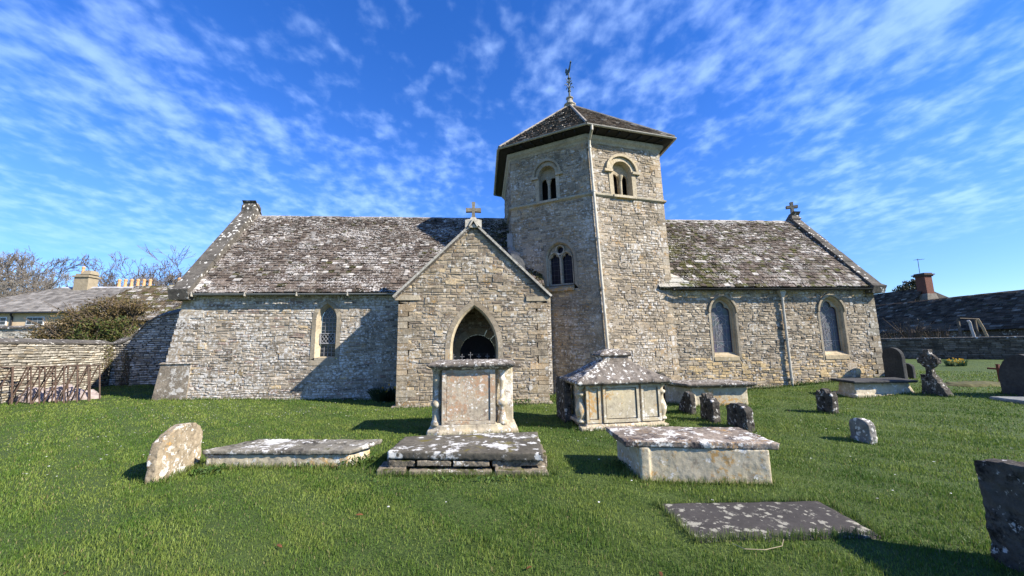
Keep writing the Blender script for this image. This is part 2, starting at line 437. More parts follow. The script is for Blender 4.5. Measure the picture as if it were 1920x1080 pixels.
def masonry(mb, M, outline, holes, hr, lr, colf, rng, relief=(.000, .020), gap=.0045, jit=.016, split=.16, jump=1.6, tilt=.010):
    M0 = M; ph = rng.uniform(0, 50)
    def M(u, v, n):
        return M0(u + .012 * mnoise.noise(Vector((u * 2.1, v * 2.3, ph))), v + .028 * mnoise.noise(Vector((u * 1.3, v * 1.1, ph + 9))) + .012 * mnoise.noise(Vector((u * 4.1, v * 3, ph + 4))), n)
    v = min(p[1] for p in outline); top = max(p[1] for p in outline)
    u0_, u1_ = min(p[0] for p in outline), max(p[0] for p in outline)
    for k in range(int((u1_ - u0_) * (top - v) * jump)):        # bigger blocks let into the courses
        x, y = rng.uniform(u0_, u1_), rng.uniform(v, top); w_, h_ = rng.uniform(.16, .42), rng.uniform(.12, .24)
        q = [(x, y), (x + w_, y), (x + w_, y + h_), (x, y + h_)]
        ok = all(any(a + .02 < px < b - .02 for a, b in subtract(intervals(outline, py), [i for hp in holes for i in intervals(hp, py)])) for px, py in q + [(x + w_ / 2, y + h_ / 2), (x + w_ / 2, y), (x + w_ / 2, y + h_)])
        if not ok: continue
        n1 = relief[1] + rng.uniform(.002, .008)
        j = lambda: rng.uniform(-jit, jit)
        fr = [(px + j(), py + j()) for px, py in q]
        mb.add([M(px, py, -.01) for px, py in q] + [M(px, py, n1 + rng.uniform(-.003, .003)) for px, py in fr], [(4, 5, 6, 7), (0, 1, 5, 4), (1, 2, 6, 5), (2, 3, 7, 6), (3, 0, 4, 7)], colf(x + w_ / 2, y + h_ / 2, rng))
    while v < top - .02:
        h = rng.uniform(*hr)
        if v + h > top - .05: h = top - v
        for (a0, b0), (a1, b1) in rows_of(outline, holes, v, v + h):
            s = min(a0, a1); end = max(b0, b1)
            while s < end - .005:
                l = rng.uniform(*lr) * (1.5 if rng.random() < .12 else 1)
                e = s + l
                if end - e < lr[0] * .7: e = end
                parts = [(v, v + h)]
                if rng.random() < split and h > .1:
                    q = v + h * rng.uniform(.4, .6); parts = [(v, q), (q, v + h)]
                for (p0, p1) in parts:
                    t0, t1 = (p0 - v) / h, (p1 - v) / h
                    la0, la1 = a0 + (a1 - a0) * t0, a0 + (a1 - a0) * t1
                    lb0, lb1 = b0 + (b1 - b0) * t0, b0 + (b1 - b0) * t1
                    q = [(max(s, la0), p0), (min(e, lb0), p0), (min(e, lb1), p1), (max(s, la1), p1)]
                    if q[1][0] <= q[0][0] and q[2][0] <= q[3][0]: continue
                    if q[1][0] < q[0][0]: q[1] = q[0] = ((q[0][0] + q[1][0]) / 2, p0)
                    if q[2][0] < q[3][0]: q[2] = q[3] = ((q[2][0] + q[3][0]) / 2, p1)
                    gg = gap * rng.uniform(.5, 1.3)
                    cx = sum(k[0] for k in q) / 4; cy = sum(k[1] for k in q) / 4
                    n1 = rng.uniform(*relief)
                    bk, fr = [], []
                    for (x, y) in q:
                        sx = 1 if x < cx else -1; sy = 1 if y < cy else -1
                        wmax = abs(x - cx) * .4; hmax = abs(y - cy) * .4
                        jx, jy = rng.uniform(-jit, jit) * .8, rng.uniform(-jit, jit) * .6
                        bx, by = x + sx * min(gg, wmax), y + sy * min(gg, hmax)
                        fx, fy = x + sx * min(gg + .008, wmax) + (jx if wmax > jit * 1.5 else 0), y + sy * min(gg + .007, hmax) + (jy if hmax > jit * 1.5 else 0)
                        bk.append(M(bx, by, -.01)); fr.append(M(fx, fy, n1 + rng.uniform(-tilt, tilt)))
                    fr.append(M(cx + rng.uniform(-.3, .3) * (q[1][0] - q[0][0]), cy + rng.uniform(-.2, .2) * (p1 - p0), n1 + tilt * rng.uniform(.2, 1.3)))
                    mb.add(bk + fr, [(4, 5, 8), (5, 6, 8), (6, 7, 8), (7, 4, 8), (0, 1, 5, 4), (1, 2, 6, 5), (2, 3, 7, 6), (3, 0, 4, 7)], colf(cx, cy, rng))
                s = e
        v += h

def quoins(mb, M, ucorner, sgn, v0, v1, rng, colf, w=(.26, .42), h=(.22, .32), n=.024, uline=None):
    v = v0; k = 0
    while v < v1 - .05:
        hh = rng.uniform(*h)
        if v + hh > v1 - .1: hh = v1 - v
        u0 = ucorner if uline is None else uline(v + hh / 2)
        ww = w[k % 2] * rng.uniform(.9, 1.1)
        a, b = (u0, u0 + ww) if sgn > 0 else (u0 - ww, u0)
        gp = .006
        p = [(a + gp, v + gp), (b - gp, v + gp), (b - gp, v + hh - gp), (a + gp, v + hh - gp)]
        nn_ = n + rng.uniform(-.003, .004)
        mb.add([M(x, y, -.01) for x, y in p] + [M(x, y, nn_) for x, y in p], [(4, 5, 6, 7), (0, 1, 5, 4), (1, 2, 6, 5), (2, 3, 7, 6), (3, 0, 4, 7)], colf(a, v, rng))
        v += hh; k += 1

def slates(mb, M, outline, ex, lr, colf, rng, thick=(.016, .038), lap=1.9, holes=(), miss=.0, vstart=0.0):
    """courses of stone slates from the eave up; ex = exposure at eave, at ridge"""
    vmin = min(p[1] for p in outline); top = max(p[1] for p in outline); v = vmin + vstart
    while v < top - .02:
        t = (v - vmin) / (top - vmin)
        h = (ex[0] + (ex[1] - ex[0]) * t) * rng.uniform(.92, 1.08)
        for (a0, b0), (a1, b1) in rows_of(outline, list(holes), v, min(v + h, top - 1e-3)):
            s = min(a0, a1) - rng.uniform(0, lr[0]); end = max(b0, b1)
            while s < end - .01:
                e = s + rng.uniform(*lr) * (1.25 - .5 * t)
                x0, x1 = max(s, min(a0, a1)), min(e, end)
                s = e
                if x1 - x0 < .03 or rng.random() < miss: continue
                th = rng.uniform(*thick); lo = v + rng.uniform(-.03, .02); hi = min(lo + h * lap, top + .02)
                gp = .004; tw = rng.uniform(-.014, .014); lift = rng.uniform(0, .018)
                u00, u10 = max(x0, a0 if a0 > a1 else x0), min(x1, b0 if b0 < b1 else x1)
                c = colf((x0 + x1) / 2, lo, rng)
                pu = [(x0 + gp, lo + tw), (x1 - gp, lo - tw), (min(x1 - gp, max(b1, x0 + .02)) if b1 < b0 else x1 - gp, hi), (max(x0 + gp, min(a1, x1 - .02)) if a1 > a0 else x0 + gp, hi)]
                base = [M(pu[0][0], pu[0][1], .022 + lift), M(pu[1][0], pu[1][1], .022 + lift), M(pu[2][0], pu[2][1], -.005), M(pu[3][0], pu[3][1], -.005)]
                topv = [M(pu[0][0] + .004, pu[0][1] + .006, .022 + lift + th), M(pu[1][0] - .004, pu[1][1] + .006, .022 + lift + th), M(pu[2][0], pu[2][1], th - .005), M(pu[3][0], pu[3][1], th - .005)]
                mb.add(base + topv, [(4, 5, 6, 7), (0, 1, 5, 4), (1, 2, 6, 5), (3, 0, 4, 7), (3, 2, 1, 0)], c)
        v += h

def arch(cx, w, zb, zs, za, n=10):
    h = za - zs
    pts = [(cx - w, zb)]
    arc = []
    if h >= w * .999:
        r = (w * w + h * h) / (2 * w)
        amax = math.acos(max(-1, min(1, (r - w) / r)))
        for i in range(n + 1):
            a = amax * i / n
            arc.append((cx - w + r - r * cos(a), zs + r * sin(a)))
    else:
        for i in range(n + 1):
            a = pi / 2 * i / n
            arc.append((cx - w * cos(a), zs + h * sin(a)))
    arc[-1] = (cx, za)
    pts += arc + [(2 * cx - x, z) for x, z in arc[-2::-1]] + [(cx + w, zb)]
    return pts
def circle(cx, cz, r, n=18): return [(cx + r * cos(2 * pi * i / n), cz + r * sin(2 * pi * i / n)) for i in range(n)]
def foiled(cx, zb, w, circles, cz, n=40):
    """light with cusped head: straight jambs then the polar union of foil circles"""
    pts = [(cx - w, zb)]
    for i in range(n + 1):
        a = pi - pi * i / n
        best = 0
        for (x, z, r) in circles:
            dx, dz = x - cx, z - cz
            b = dx * cos(a) + dz * sin(a); disc = r * r - (dx * dx + dz * dz) + b * b
            if disc > 0: best = max(best, b + sqrt(disc))
        x = best * cos(a)
        pts.append((cx + max(-w, min(w, x)), cz + best * sin(a)))
    pts.append((cx + w, zb))
    return pts
def clip_seg(poly, p, q, n=60):
    """stretches of segment p-q that lie in poly"""
    def inside(x, y):
        c = False; m = len(poly)
        for i in range(m):
            (x0, y0), (x1, y1) = poly[i], poly[(i + 1) % m]
            if (y0 > y) != (y1 > y) and x < (x1 - x0) * (y - y0) / (y1 - y0) + x0: c = not c
        return c
    out, st = [], None
    for i in range(n + 1):
        t = i / n; P = (p[0] + (q[0] - p[0]) * t, p[1] + (q[1] - p[1]) * t)
        if inside(*P):
            if st is None: st = P
            last = P
        elif st is not None: out.append((st, last)); st = None
    if st is not None: out.append((st, last))
    return out
def lead_bar(mb, M, poly, p, q, w=.012, n=(0, .012)):
    for a, b in clip_seg(poly, p, q):
        d = Vector((b[0] - a[0], b[1] - a[1]));
        if d.length < .01: continue
        d.normalize(); s = Vector((-d.y, d.x)) * w / 2
        pp = [(a[0] + s.x, a[1] + s.y), (a[0] - s.x, a[1] - s.y), (b[0] - s.x, b[1] - s.y), (b[0] + s.x, b[1] + s.y)]
        mb.add([M(x, y, n[0]) for x, y in pp] + [M(x, y, n[1]) for x, y in pp], [(4, 5, 6, 7), (0, 1, 5, 4), (1, 2, 6, 5), (2, 3, 7, 6), (3, 0, 4, 7)])
def voussoirs(mb, M, inner, outer, n0, n1, groups, rng, colf, gap=.004):
    """ring between two matching outlines cut into stones; groups = lists of index breaks"""
    for a, b in zip(groups[:-1], groups[1:]):
        p = [inner[i] for i in range(a, b + 1)] + [outer[i] for i in range(b, a - 1, -1)]
        cx = sum(k[0] for k in p) / len(p); cy = sum(k[1] for k in p) / len(p)
        q = [(x + (cx - x) * gap / max(.05, abs(cx - x) + abs(cy - y)), y + (cy - y) * gap / max(.05, abs(cx - x) + abs(cy - y))) for x, y in p]
        mb.plate(M, q, n0=n0, n1=n1 + rng.uniform(-.002, .002), col=colf(cx, cy, rng))

def tint(base, lo=.7, hi=1.25, warm=.08):
    def f(u, v, rng):
        k = rng.uniform(lo, hi); w = rng.uniform(-warm, warm)
        return (base[0] * k * (1 + w), base[1] * k, base[2] * k * (1 - w * 1.3))
    return f

# ================================================================== THE CHURCH
YN = 13.32                       # south face of nave and chancel
RZ, RY = 7.20, YN + 3.05         # ridge of nave and chancel
church = thing('church', 'grey rubble stone country church with six sided tower, gabled porch and mossy stone slate roofs', 'church', (2.5, 16.4, 0))
rng = random.Random(5)
def MN(u, v, n): return (u, YN - n, v)

def nave_col(u, v, r):
    k = r.uniform(.68, 1.28)
    base = (.33, .295, .245)
    if v > 2.9: base = (.40, .355, .28)                         # cleaner courses rebuilt under the eaves
    elif u > -4.2: base = (.29, .27, .235)
    if r.random() < .025: base = (.38, .31, .2)
    if r.random() < .08: base = (.19, .17, .145)
    if r.random() < .06: base = (.26, .2, .17)
    return tuple(c * k for c in base)
def chancel_col(u, v, r):
    k = r.uniform(.7, 1.25)
    base = (.36, .32, .255)
    yellow = max(ss(1.3, .5, v) * .8, 1.0 if v > 3.25 else 0)
    if (7.9 < u < 9.6 or 12.2 < u < 13.6) and .2 < v < 1.1: yellow = .9
    if r.random() < yellow * .65: base = (.52, .42, .255)
    elif r.random() < .14: base = (.21, .185, .15)
    if r.random() < .06: base = (.5, .46, .38)
    return tuple(c * k for c in base)
def tower_col(u, v, r):
    k = r.uniform(.75, 1.22)
    base = (.335, .30, .245)
    if r.random() < .10: base = (.40, .345, .25)
    if r.random() < .12: base = (.235, .215, .185)
    return tuple(c * k for c in base)
def porch_col(u, v, r):
    k = r.uniform(.74, 1.22)
    base = (.37, .325, .25)
    if r.random() < .12: base = (.46, .39, .27)
    if r.random() < .16: base = (.24, .205, .165)
    return tuple(c * k for c in base)
ash = tint((.42, .375, .29), .85, 1.15, .05)
ash_grey = tint((.315, .285, .235), .78, 1.18, .04)

# openings
lan_out = arch(-5.19, .46, 1.30, 2.66, 3.29)
lan_mid = arch(-5.185, .33, 1.375, 2.64, 3.17)
lan_gl = arch(-5.175, .245, 1.41, 2.62, 3.07)
ch1_out, ch1_mid, ch1_gl = arch(8.705, .55, 1.0, 2.74, 3.42), arch(8.705, .465, 1.14, 2.74, 3.3), arch(8.705, .385, 1.30, 2.72, 3.215)
ch2_out, ch2_mid, ch2_gl = arch(12.92, .55, .98, 2.74, 3.42), arch(12.92, .465, 1.12, 2.74, 3.3), arch(12.92, .385, 1.28, 2.72, 3.215)
door_in = arch(-.16, .60, -.05, 1.46, 2.06, 12)
door_out = arch(-.16, .84, -.05, 1.46, 2.30, 12)

# --- nave wall
m = MB(); back = MB()
nave_poly = [(-10.38, -.4), (2.4, -.4), (2.4, 3.46), (-9.76, 3.46)]
back.plate(MN, nave_poly, [lan_out, door_out], n0=-.5, n1=0, col=(1, 1, 1))
masonry(m, MN, nave_poly, [lan_out, door_out], (.06, .125), (.11, .40), nave_col, rng)
quoins(m, MN, 0, 1, 1.32, 3.42, rng, nave_col, w=(.4, .7), h=(.14, .26), uline=lambda z: -10.33 + .175 * (z + .0), n=.026)
# west gable (seen only from the side)
def MW(u, v, n): return (-10.3 + .16 * min(3.4, max(0, v)) - n, u, v)
gab = [(YN + .02, -.4), (YN + 6.1, -.4), (YN + 6.1, 3.4), (RY, RZ + .1), (YN + .02, 3.4)]
back.plate(MW, gab, n0=-.4, n1=0)
masonry(m, MW, gab, [], (.1, .18), (.2, .55), nave_col, rng)
wallback = back.build('nave_wall_core', M_MORTAR, church)
nave_wall = m.build('nave_wall', M_NAVE, church)
# buttress clasping the south west corner, with a weathered set-off
m = MB()
def butt(u, v, n): return (u, YN - n, v)
pb = [(-10.44, -.4), (-9.36, -.4), (-9.30, 1.27), (-10.2, 1.27)]
m.plate(butt, pb, n0=-.3, n1=.045)
m.hexa([(-10.24, YN - .085, 1.262), (-9.26, YN - .085, 1.262), (-9.26, YN + .1, 1.262), (-10.24, YN + .1, 1.262),
        (-10.22, YN - .08, 1.285), (-9.26, YN - .08, 1.285), (-9.26, YN + .1, 1.34), (-10.2, YN + .1, 1.34)])
M_BUTT = stone('rendered_buttress_stone', (.205, .175, .135), attr=False, white=.5, wscale=6.0, wcol=(.5, .48, .44), spots=.35, sscale=5, dark=.45, dscale=3, dcol=(.12, .10, .08), bump=.9)
m.build('buttress', M_BUTT, church)
# two ventilator bricks low in the wall
for x0, x1, z in ((-8.0, -7.76, .05), (-4.5, -4.25, -.02)):
    v_ = MB().box(x0, x1, YN - .035, YN + .05, z, z + .09)
    for k in range(5): v_.box(x0 + .02 + k * .042, x0 + .035 + k * .042, YN - .042, YN - .03, z + .01, z + .08)
    v_.build('vent_grille', M_BLACKIRON, church)

# --- lancet window
m = MB()
grp = [0, 1, 3, 5, 8, 11, 14, 17, 19, 21, len(lan_out) - 1]
voussoirs(m, MN, lan_mid, lan_out, -.05, .024, [0, 1, 4, 7, 11, 15, 18, 21, 22], rng, tint((.345, .31, .25), .75, 1.2, .05))
m.plate(MN, [(-5.69, 1.13), (-4.71, 1.13), (-4.71, 1.295), (-5.69, 1.295)], n0=-.05, n1=.02, col=(.33, .3, .25))
m.plate(MN, [(-5.515, 1.298), (-4.855, 1.298), (-4.855, 1.372), (-5.515, 1.372)], n0=-.05, n1=.022, col=(.36, .33, .27))
m.splay(MN, lan_mid, .02, lan_gl, -.2, col=(.47, .42, .33))
win = m.build('lancet_window', M_ASHLAR, church)
m = MB(); m.plate(MN, lan_gl, n0=-.235, n1=-.215, back=True); m.build('pane', M_GLASS, win)
m = MB()
for k in range(1, 4):
    x = -5.175 - .245 + .49 * k / 4; lead_bar(m, MN, lan_gl, (x, 1.4), (x, 1.82), .011, (-.214, -.2)); lead_bar(m, MN, lan_gl, (x, 2.19), (x, 2.66), .011, (-.214, -.2))
for z in (1.53, 1.66, 1.79, 2.28, 2.42, 2.55, 2.68): lead_bar(m, MN, lan_gl, (-5.5, z), (-4.8, z), .011, (-.214, -.2))
for k in range(-4, 6):
    for s in (1, -1): lead_bar(m, MN, lan_gl, (-5.175 + k * .122 - s * .25, 2.68), (-5.175 + k * .122 + s * .05, 3.18), .010, (-.214, -.2))
m.build('lead_lattice', M_LEADLINE, win)
m = MB()
cas = [(-5.43, 1.83), (-4.93, 1.83), (-4.93, 2.18), (-5.43, 2.18)]
cin = [(-5.40, 1.855), (-4.96, 1.855), (-4.96, 2.155), (-5.40, 2.155)]
m.plate(MN, cas, [cin], n0=-.2, n1=-.12)
for k in range(-3, 7):
    for s in (1, -1): lead_bar(m, MN, cin, (-5.4 + k * .11, 1.84), (-5.4 + k * .11 + s * .24, 2.17), .012, (-.15, -.135))
m.build('casement', M_LEADLINE, win)

# --- chancel wall
m = MB(); back = MB()
CX0, CX1 = 6.4, 14.72
chan_poly = [(CX0, -.4), (CX1, -.4), (CX1, 3.56), (CX0, 3.56)]
back.plate(MN, chan_poly, [ch1_out, ch2_out], n0=-.5, n1=0)
masonry(m, MN, [(CX0, -.4), (CX1 - .3, -.4), (CX1 - .3, 3.56), (CX0, 3.56)], [ch1_out, ch2_out], (.06, .115), (.09, .30), chancel_col, rng, relief=(.0, .022))
quoins(m, MN, CX1, -1, -.4, 3.54, rng, tint((.33, .30, .245), .8, 1.15), w=(.30, .46), h=(.13, .27), n=.026)
def ME(u, v, n): return (CX1 + n, u, v)
gab = [(YN - .0, -.4), (YN + 6.1, -.4), (YN + 6.1, 3.5), (RY, RZ + .1), (YN, 3.5)]
back.plate(ME, gab, n0=-.4, n1=0)
masonry(m, ME, gab, [], (.09, .16), (.15, .42), chancel_col, rng)
back.build('chancel_wall_core', M_MORTAR, church)
m.build('chancel_wall', M_RUBBLE, church)
# --- chancel windows
def chancel_window(cx, zb, o, md, gl):
    m = MB(); r = rng
    warm = tint((.46, .40, .30), .92, 1.08, .04)
    voussoirs(m, MN, md, o, -.05, .022, [0, 1, 4, 7, 11, 15, 18, 21, 22], r, tint((.33, .295, .235), .78, 1.2, .05))
    m.plate(MN, [(cx - .55, zb - .15), (cx + .55, zb - .15), (cx + .55, zb - .004), (cx - .55, zb - .004)], n0=-.05, n1=.01, col=(.34, .30, .23))
    # sloping sill
    m.hexa([(cx - .465, YN - .03, zb - .12), (cx + .465, YN - .03, zb - .12), (cx + .465, YN + .2, zb - .12), (cx - .465, YN + .2, zb - .12),
            (cx - .465, YN - .03, zb + .02), (cx + .465, YN - .03, zb + .02), (cx + .385, YN + .2, zb + .17), (cx - .385, YN + .2, zb + .17)], (.42, .36, .25))
    # moulded jambs in two orders
    mid2 = arch(cx, .425, zb + .05, 2.735, 3.26); mid3 = arch(cx, .415, zb + .07, 2.735, 3.25)
    m.splay(MN, md, .02, mid2, -.06, col=(.46, .40, .30)); m.splay(MN, mid2, -.06, mid3, -.04, col=(.44, .385, .29))
    m.splay(MN, mid3, -.04, gl, -.16, col=(.44, .38, .28))
    # hood mould
    hi, ho = arch(cx, .485, 2.70, 2.75, 3.335)[1:-1], arch(cx, .555, 2.70, 2.75, 3.41)[1:-1]
    ring = hi + ho[::-1]
    m.plate(MN, ring, n0=.0, n1=.075, col=(.34, .305, .24))
    # cusped head
    zc = 2.78
    hole = foiled(cx, zb + .17, .355, [(cx - .19, zc - .02, .175), (cx + .19, zc - .02, .175), (cx, zc + .20, .16), (cx, zc, .22)], zc - .04)
    m.plate(MN, arch(cx, .46, zb + .1, 2.74, 3.29), [hole], n0=-.17, n1=-.135, col=(.42, .37, .28))
    w = m.build('cusped_window', M_ASHLAR, church)
    m = MB(); m.plate(MN, arch(cx, .46, zb + .1, 2.74, 3.29), n0=-.23, n1=-.2, back=True); m.build('pane', M_GLASS_GRILLE, w)
    m = MB()
    for z in (zb + .55, zb + 1.05, zb + 1.5): lead_bar(m, MN, hole, (cx - .4, z), (cx + .4, z), .012, (-.199, -.19))
    c1 = circle(cx, zc + .1, .095)
    for a, b in zip(c1, c1[1:] + c1[:1]): lead_bar(m, MN, hole, a, b, .014, (-.199, -.19))
    for s in (1, -1):
        lead_bar(m, MN, hole, (cx + s * .27, zc - .34), (cx - s * .08, zc - .1), .016, (-.199, -.19))
        lead_bar(m, MN, hole, (cx + s * .2, zb + .22), (cx + s * .2, zc - .1), .009, (-.199, -.19))
        lead_bar(m, MN, hole, (cx + s * .27, zb + .3), (cx - s * .2, zb + .55), .010, (-.199, -.19))
        lead_bar(m, MN, hole, (cx + s * .22, zb + .62), (cx - s * .06, zb + 1.0), .010, (-.199, -.19))
        lead_bar(m, MN, hole, (cx + s * .08, zb + .6), (cx + s * .1, zb + 1.2), .010, (-.199, -.19))
        lead_bar(m, MN, hole, (cx + s * .24, zb + 1.1), (cx, zb + 1.38), .012, (-.199, -.19))
    for k in range(4):
        c2 = circle(cx + (-.12, .13, -.1, .1)[k], zb + (.4, .42, .85, 1.2)[k], (.07, .06, .08, .05)[k], 10)
        for a, b in zip(c2, c2[1:] + c2[:1]): lead_bar(m, MN, hole, a, b, .010, (-.199, -.19))
    m.build('lead_lattice', M_LEADLINE, w)
chancel_window(8.705, 1.14, ch1_out, ch1_mid, ch1_gl)
chancel_window(12.92, 1.12, ch2_out, ch2_mid, ch2_gl)

# --- roofs
def roof_maps(x0, eave_y, eave_z, ridge_y, ridge_z):
    S = Vector((0, ridge_y - eave_y, ridge_z - eave_z)); W = S.length; S.normalize()
    N = Vector((0, -S.z, S.y))
    return (lambda u, v, n: tuple(Vector((u, eave_y, eave_z)) + S * v + N * n)), W
def slate_col(p_white=.2, mossfn=None):
    def f(u, v, r):
        k = r.uniform(.6, 1.3)
        base = (.110, .088, .070)
        q = r.random()
        if q < .22: base = (.155, .135, .112)
        elif q < .46: base = (.08, .062, .05)
        elif q < .46 + p_white: base = (.30, .28, .25); k = r.uniform(.55, 1.4)
        if mossfn:
            mm = mossfn(u, v)
            if r.random() < mm * .75: base = (.055, .05, .018) if r.random() < .6 else (.035, .03, .02)
        return tuple(c * k for c in base)
    return f
def ridge_run(m, x0, x1, y, z, col, rng, l=(.38, .5), w=.17):
    x = x0
    while x < x1 - .05:
        e = min(x + rng.uniform(*l), x1); h = rng.uniform(-.008, .012)
        q_ = rng.uniform(.75, 1.2); c = tuple(k * q_ for k in col)
        for s in (1, -1):
            m.add([(x + .004, y, z + .06 + h), (e - .004, y, z + .06 + h), (e - .004, y + s * w, z - .14 + h), (x + .004, y + s * w, z - .14 + h),
                   (x + .004, y, z + .02 + h), (e - .004, y, z + .02 + h), (e - .004, y + s * w, z - .18 + h), (x + .004, y + s * w, z - .18 + h)],
                  [(0, 1, 2, 3), (4, 7, 6, 5), (3, 2, 6, 7), (0, 3, 7, 4), (1, 5, 6, 2)], c)
        x = e
EY = YN - .22
# nave
Mr, W = roof_maps(0, EY, 3.50, RY, RZ)
m = MB()
nave_roof_poly = [(-9.42, 0), (2.2, 0), (2.2, W), (-9.42, W)]
m.plate(Mr, [(-9.42, .03), (2.2, .03), (2.2, W), (-9.42, W)], n0=-.1, n1=-.012, col=(.05, .045, .04))
Mb_, Wb_ = roof_maps(0, YN + 6.3, 3.50, RY, RZ)
m.plate(lambda u, v, n: Mb_(u, v, -n), [(-9.42, 0), (2.2, 0), (2.2, Wb_), (-9.42, Wb_)], n0=-.1, n1=.02, col=(.12, .1, .085))
slates(m, Mr, nave_roof_poly, (.15, .085), (.10, .23), slate_col(.10, lambda u, v: ss(-1.2, .6, u) * .8 + .08), rng)
ridge_run(m, -9.42, 1.2, RY, RZ, (.2, .185, .165), rng)
m.build('nave_roof', M_SLATE, church)
# chancel
m = MB()
Mr2, W2 = roof_maps(0, EY, 3.62, RY, RZ)
ch_poly = [(6.3, 0), (14.42, 0), (14.42, W2), (6.3, W2)]
m.plate(Mr2, [(6.3, .03), (14.42, .03), (14.42, W2), (6.3, W2)], n0=-.1, n1=-.012, col=(.05, .045, .04))
m.plate(lambda u, v, n: Mb_(u, v, -n), [(6.3, 0), (14.42, 0), (14.42, Wb_), (6.3, Wb_)], n0=-.1, n1=.02, col=(.12, .1, .085))
def chm(u, v): return .95 * ss(10.6, 7.0, u) * ss(4.9, 2.2, v) + .10
slates(m, Mr2, [(7.75, 0), (14.42, 0), (14.42, .6), (14.42, W2), (6.3, W2), (6.3, 1.0), (7.3, .6)], (.18, .085), (.11, .25), slate_col(.11, chm), rng)
slates(m, Mr2, [(6.3, 0), (7.72, 0), (7.25, .58), (6.3, .98)], (.24, .24), (.35, .5), tint((.36, .33, .27), .85, 1.15), rng, thick=(.02, .03))
ridge_run(m, 6.6, 14.42, RY, RZ, (.30, .285, .255), rng, w=.19)
m.build('chancel_roof', M_SLATE_MOSSY, church)

# --- raking copings of the two end gables
def coping(x0, x1, ez, base_y, apex, name, kneel=True, flip=1):
    m = MB()
    for s in (1, -1):
        y0 = RY + s * (base_y - RY)
        k = 7
        A = Vector((0, y0, ez)); B = Vector((0, RY, apex))
        d = (B - A); Ln = d.length; d.normalize(); nrm = Vector((0, -d.z, d.y)) if s > 0 else Vector((0, d.z, d.y))
        for i in range(k):
            p, q = A + d * (Ln * i / k + .006), A + d * (Ln * (i + 1) / k - .006)
            h = rng.uniform(.0, .012)
            lo, hi = -.34, .03 + h
            pts = []
            for (c, nn_) in ((p, lo), (q, lo)):
                for x in (x0, x1): pts.append(c + nrm * nn_ + Vector((x, 0, 0)))
            tops = []
            for (c, nn_) in ((p, hi), (q, hi)):
                for x in (x0, x1): tops.append(c + nrm * nn_ + Vector((x, 0, 0)))
            P = [pts[0], pts[1], pts[3], pts[2], tops[0], tops[1], tops[3], tops[2]]
            m.hexa(P)
    return m
m = coping(-9.95, -9.40, 3.62, EY - .06, 7.62, 'coping')
# kneeler and rounded apex stone
m.hexa([(-9.98, EY - .1, 3.30), (-9.38, EY - .1, 3.30), (-9.38, YN + .5, 3.30), (-9.98, YN + .5, 3.30), (-9.98, EY - .2, 3.62), (-9.38, EY - .2, 3.62), (-9.38, YN + .5, 4.1), (-9.98, YN + .5, 4.1)])
o = m.build('gable_coping', M_COPING, church)
m = MB()
m.loft([[(-9.97, RY - .27, 7.25), (-9.42, RY - .27, 7.25), (-9.42, RY + .27, 7.25), (-9.97, RY + .27, 7.25)],
        [(-9.96, RY - .24, 7.62), (-9.43, RY - .24, 7.62), (-9.43, RY + .24, 7.62), (-9.96, RY + .24, 7.62)],
        [(-9.93, RY - .13, 7.80), (-9.46, RY - .13, 7.80), (-9.46, RY + .13, 7.80), (-9.93, RY + .13, 7.80)]])
erode(m.build('apex_stone', M_COPING, church), .03, .02, 4, seed=2)
m = coping(14.42, 14.82, 3.70, EY - .04, 7.42, 'coping')
m.hexa([(14.40, EY - .06, 3.40), (14.9, EY - .06, 3.40), (14.9, YN + .3, 3.40), (14.40, YN + .3, 3.40), (14.40, EY - .16, 3.66), (14.92, EY - .16, 3.66), (14.92, YN + .3, 4.0), (14.40, YN + .3, 4.0)])
m.build('gable_coping', M_COPING, church)
def cross(name, c, H, W, t, arm, mat, ang=0.0, head=.62, flare=1.0):
    """stone gable cross standing on c"""
    m = MB(); ca, sa = cos(ang), sin(ang)
    def M(u, v, n): return (c[0] + u * ca - n * sa, c[1] - n * ca - u * sa, c[2] + v)
    a = arm / 2; h = H * head; f = a * flare
    P = [(-f, 0), (f, 0), (a * .8, h - a), (W / 2, h - f), (W / 2, h + f), (a * .8, h + a), (f * .9, H), (-f * .9, H), (-a * .8, h + a), (-W / 2, h + f), (-W / 2, h - f), (-a * .8, h - a)]
    m.plate(M, P, n0=-t / 2, n1=t / 2, back=True)
    return m.build(name, mat, church)
M_CROSS = stone('weathered_cross_stone', (.21, .19, .15), attr=False, white=.15, wscale=12, dark=.35, dscale=9, bump=.5)
cross('gable_cross', (14.62, RY, 7.55), .62, .46, .14, .12, M_CROSS, ang=.35, flare=1.1)
m = MB(); m.loft([[(14.38, RY - .22, 7.3), (14.86, RY - .22, 7.3), (14.86, RY + .22, 7.3), (14.38, RY + .22, 7.3)], [(14.5, RY - .08, 7.6), (14.74, RY - .08, 7.6), (14.74, RY + .08, 7.6), (14.5, RY + .08, 7.6)]])
m.build('apex_stone', M_COPING, church)

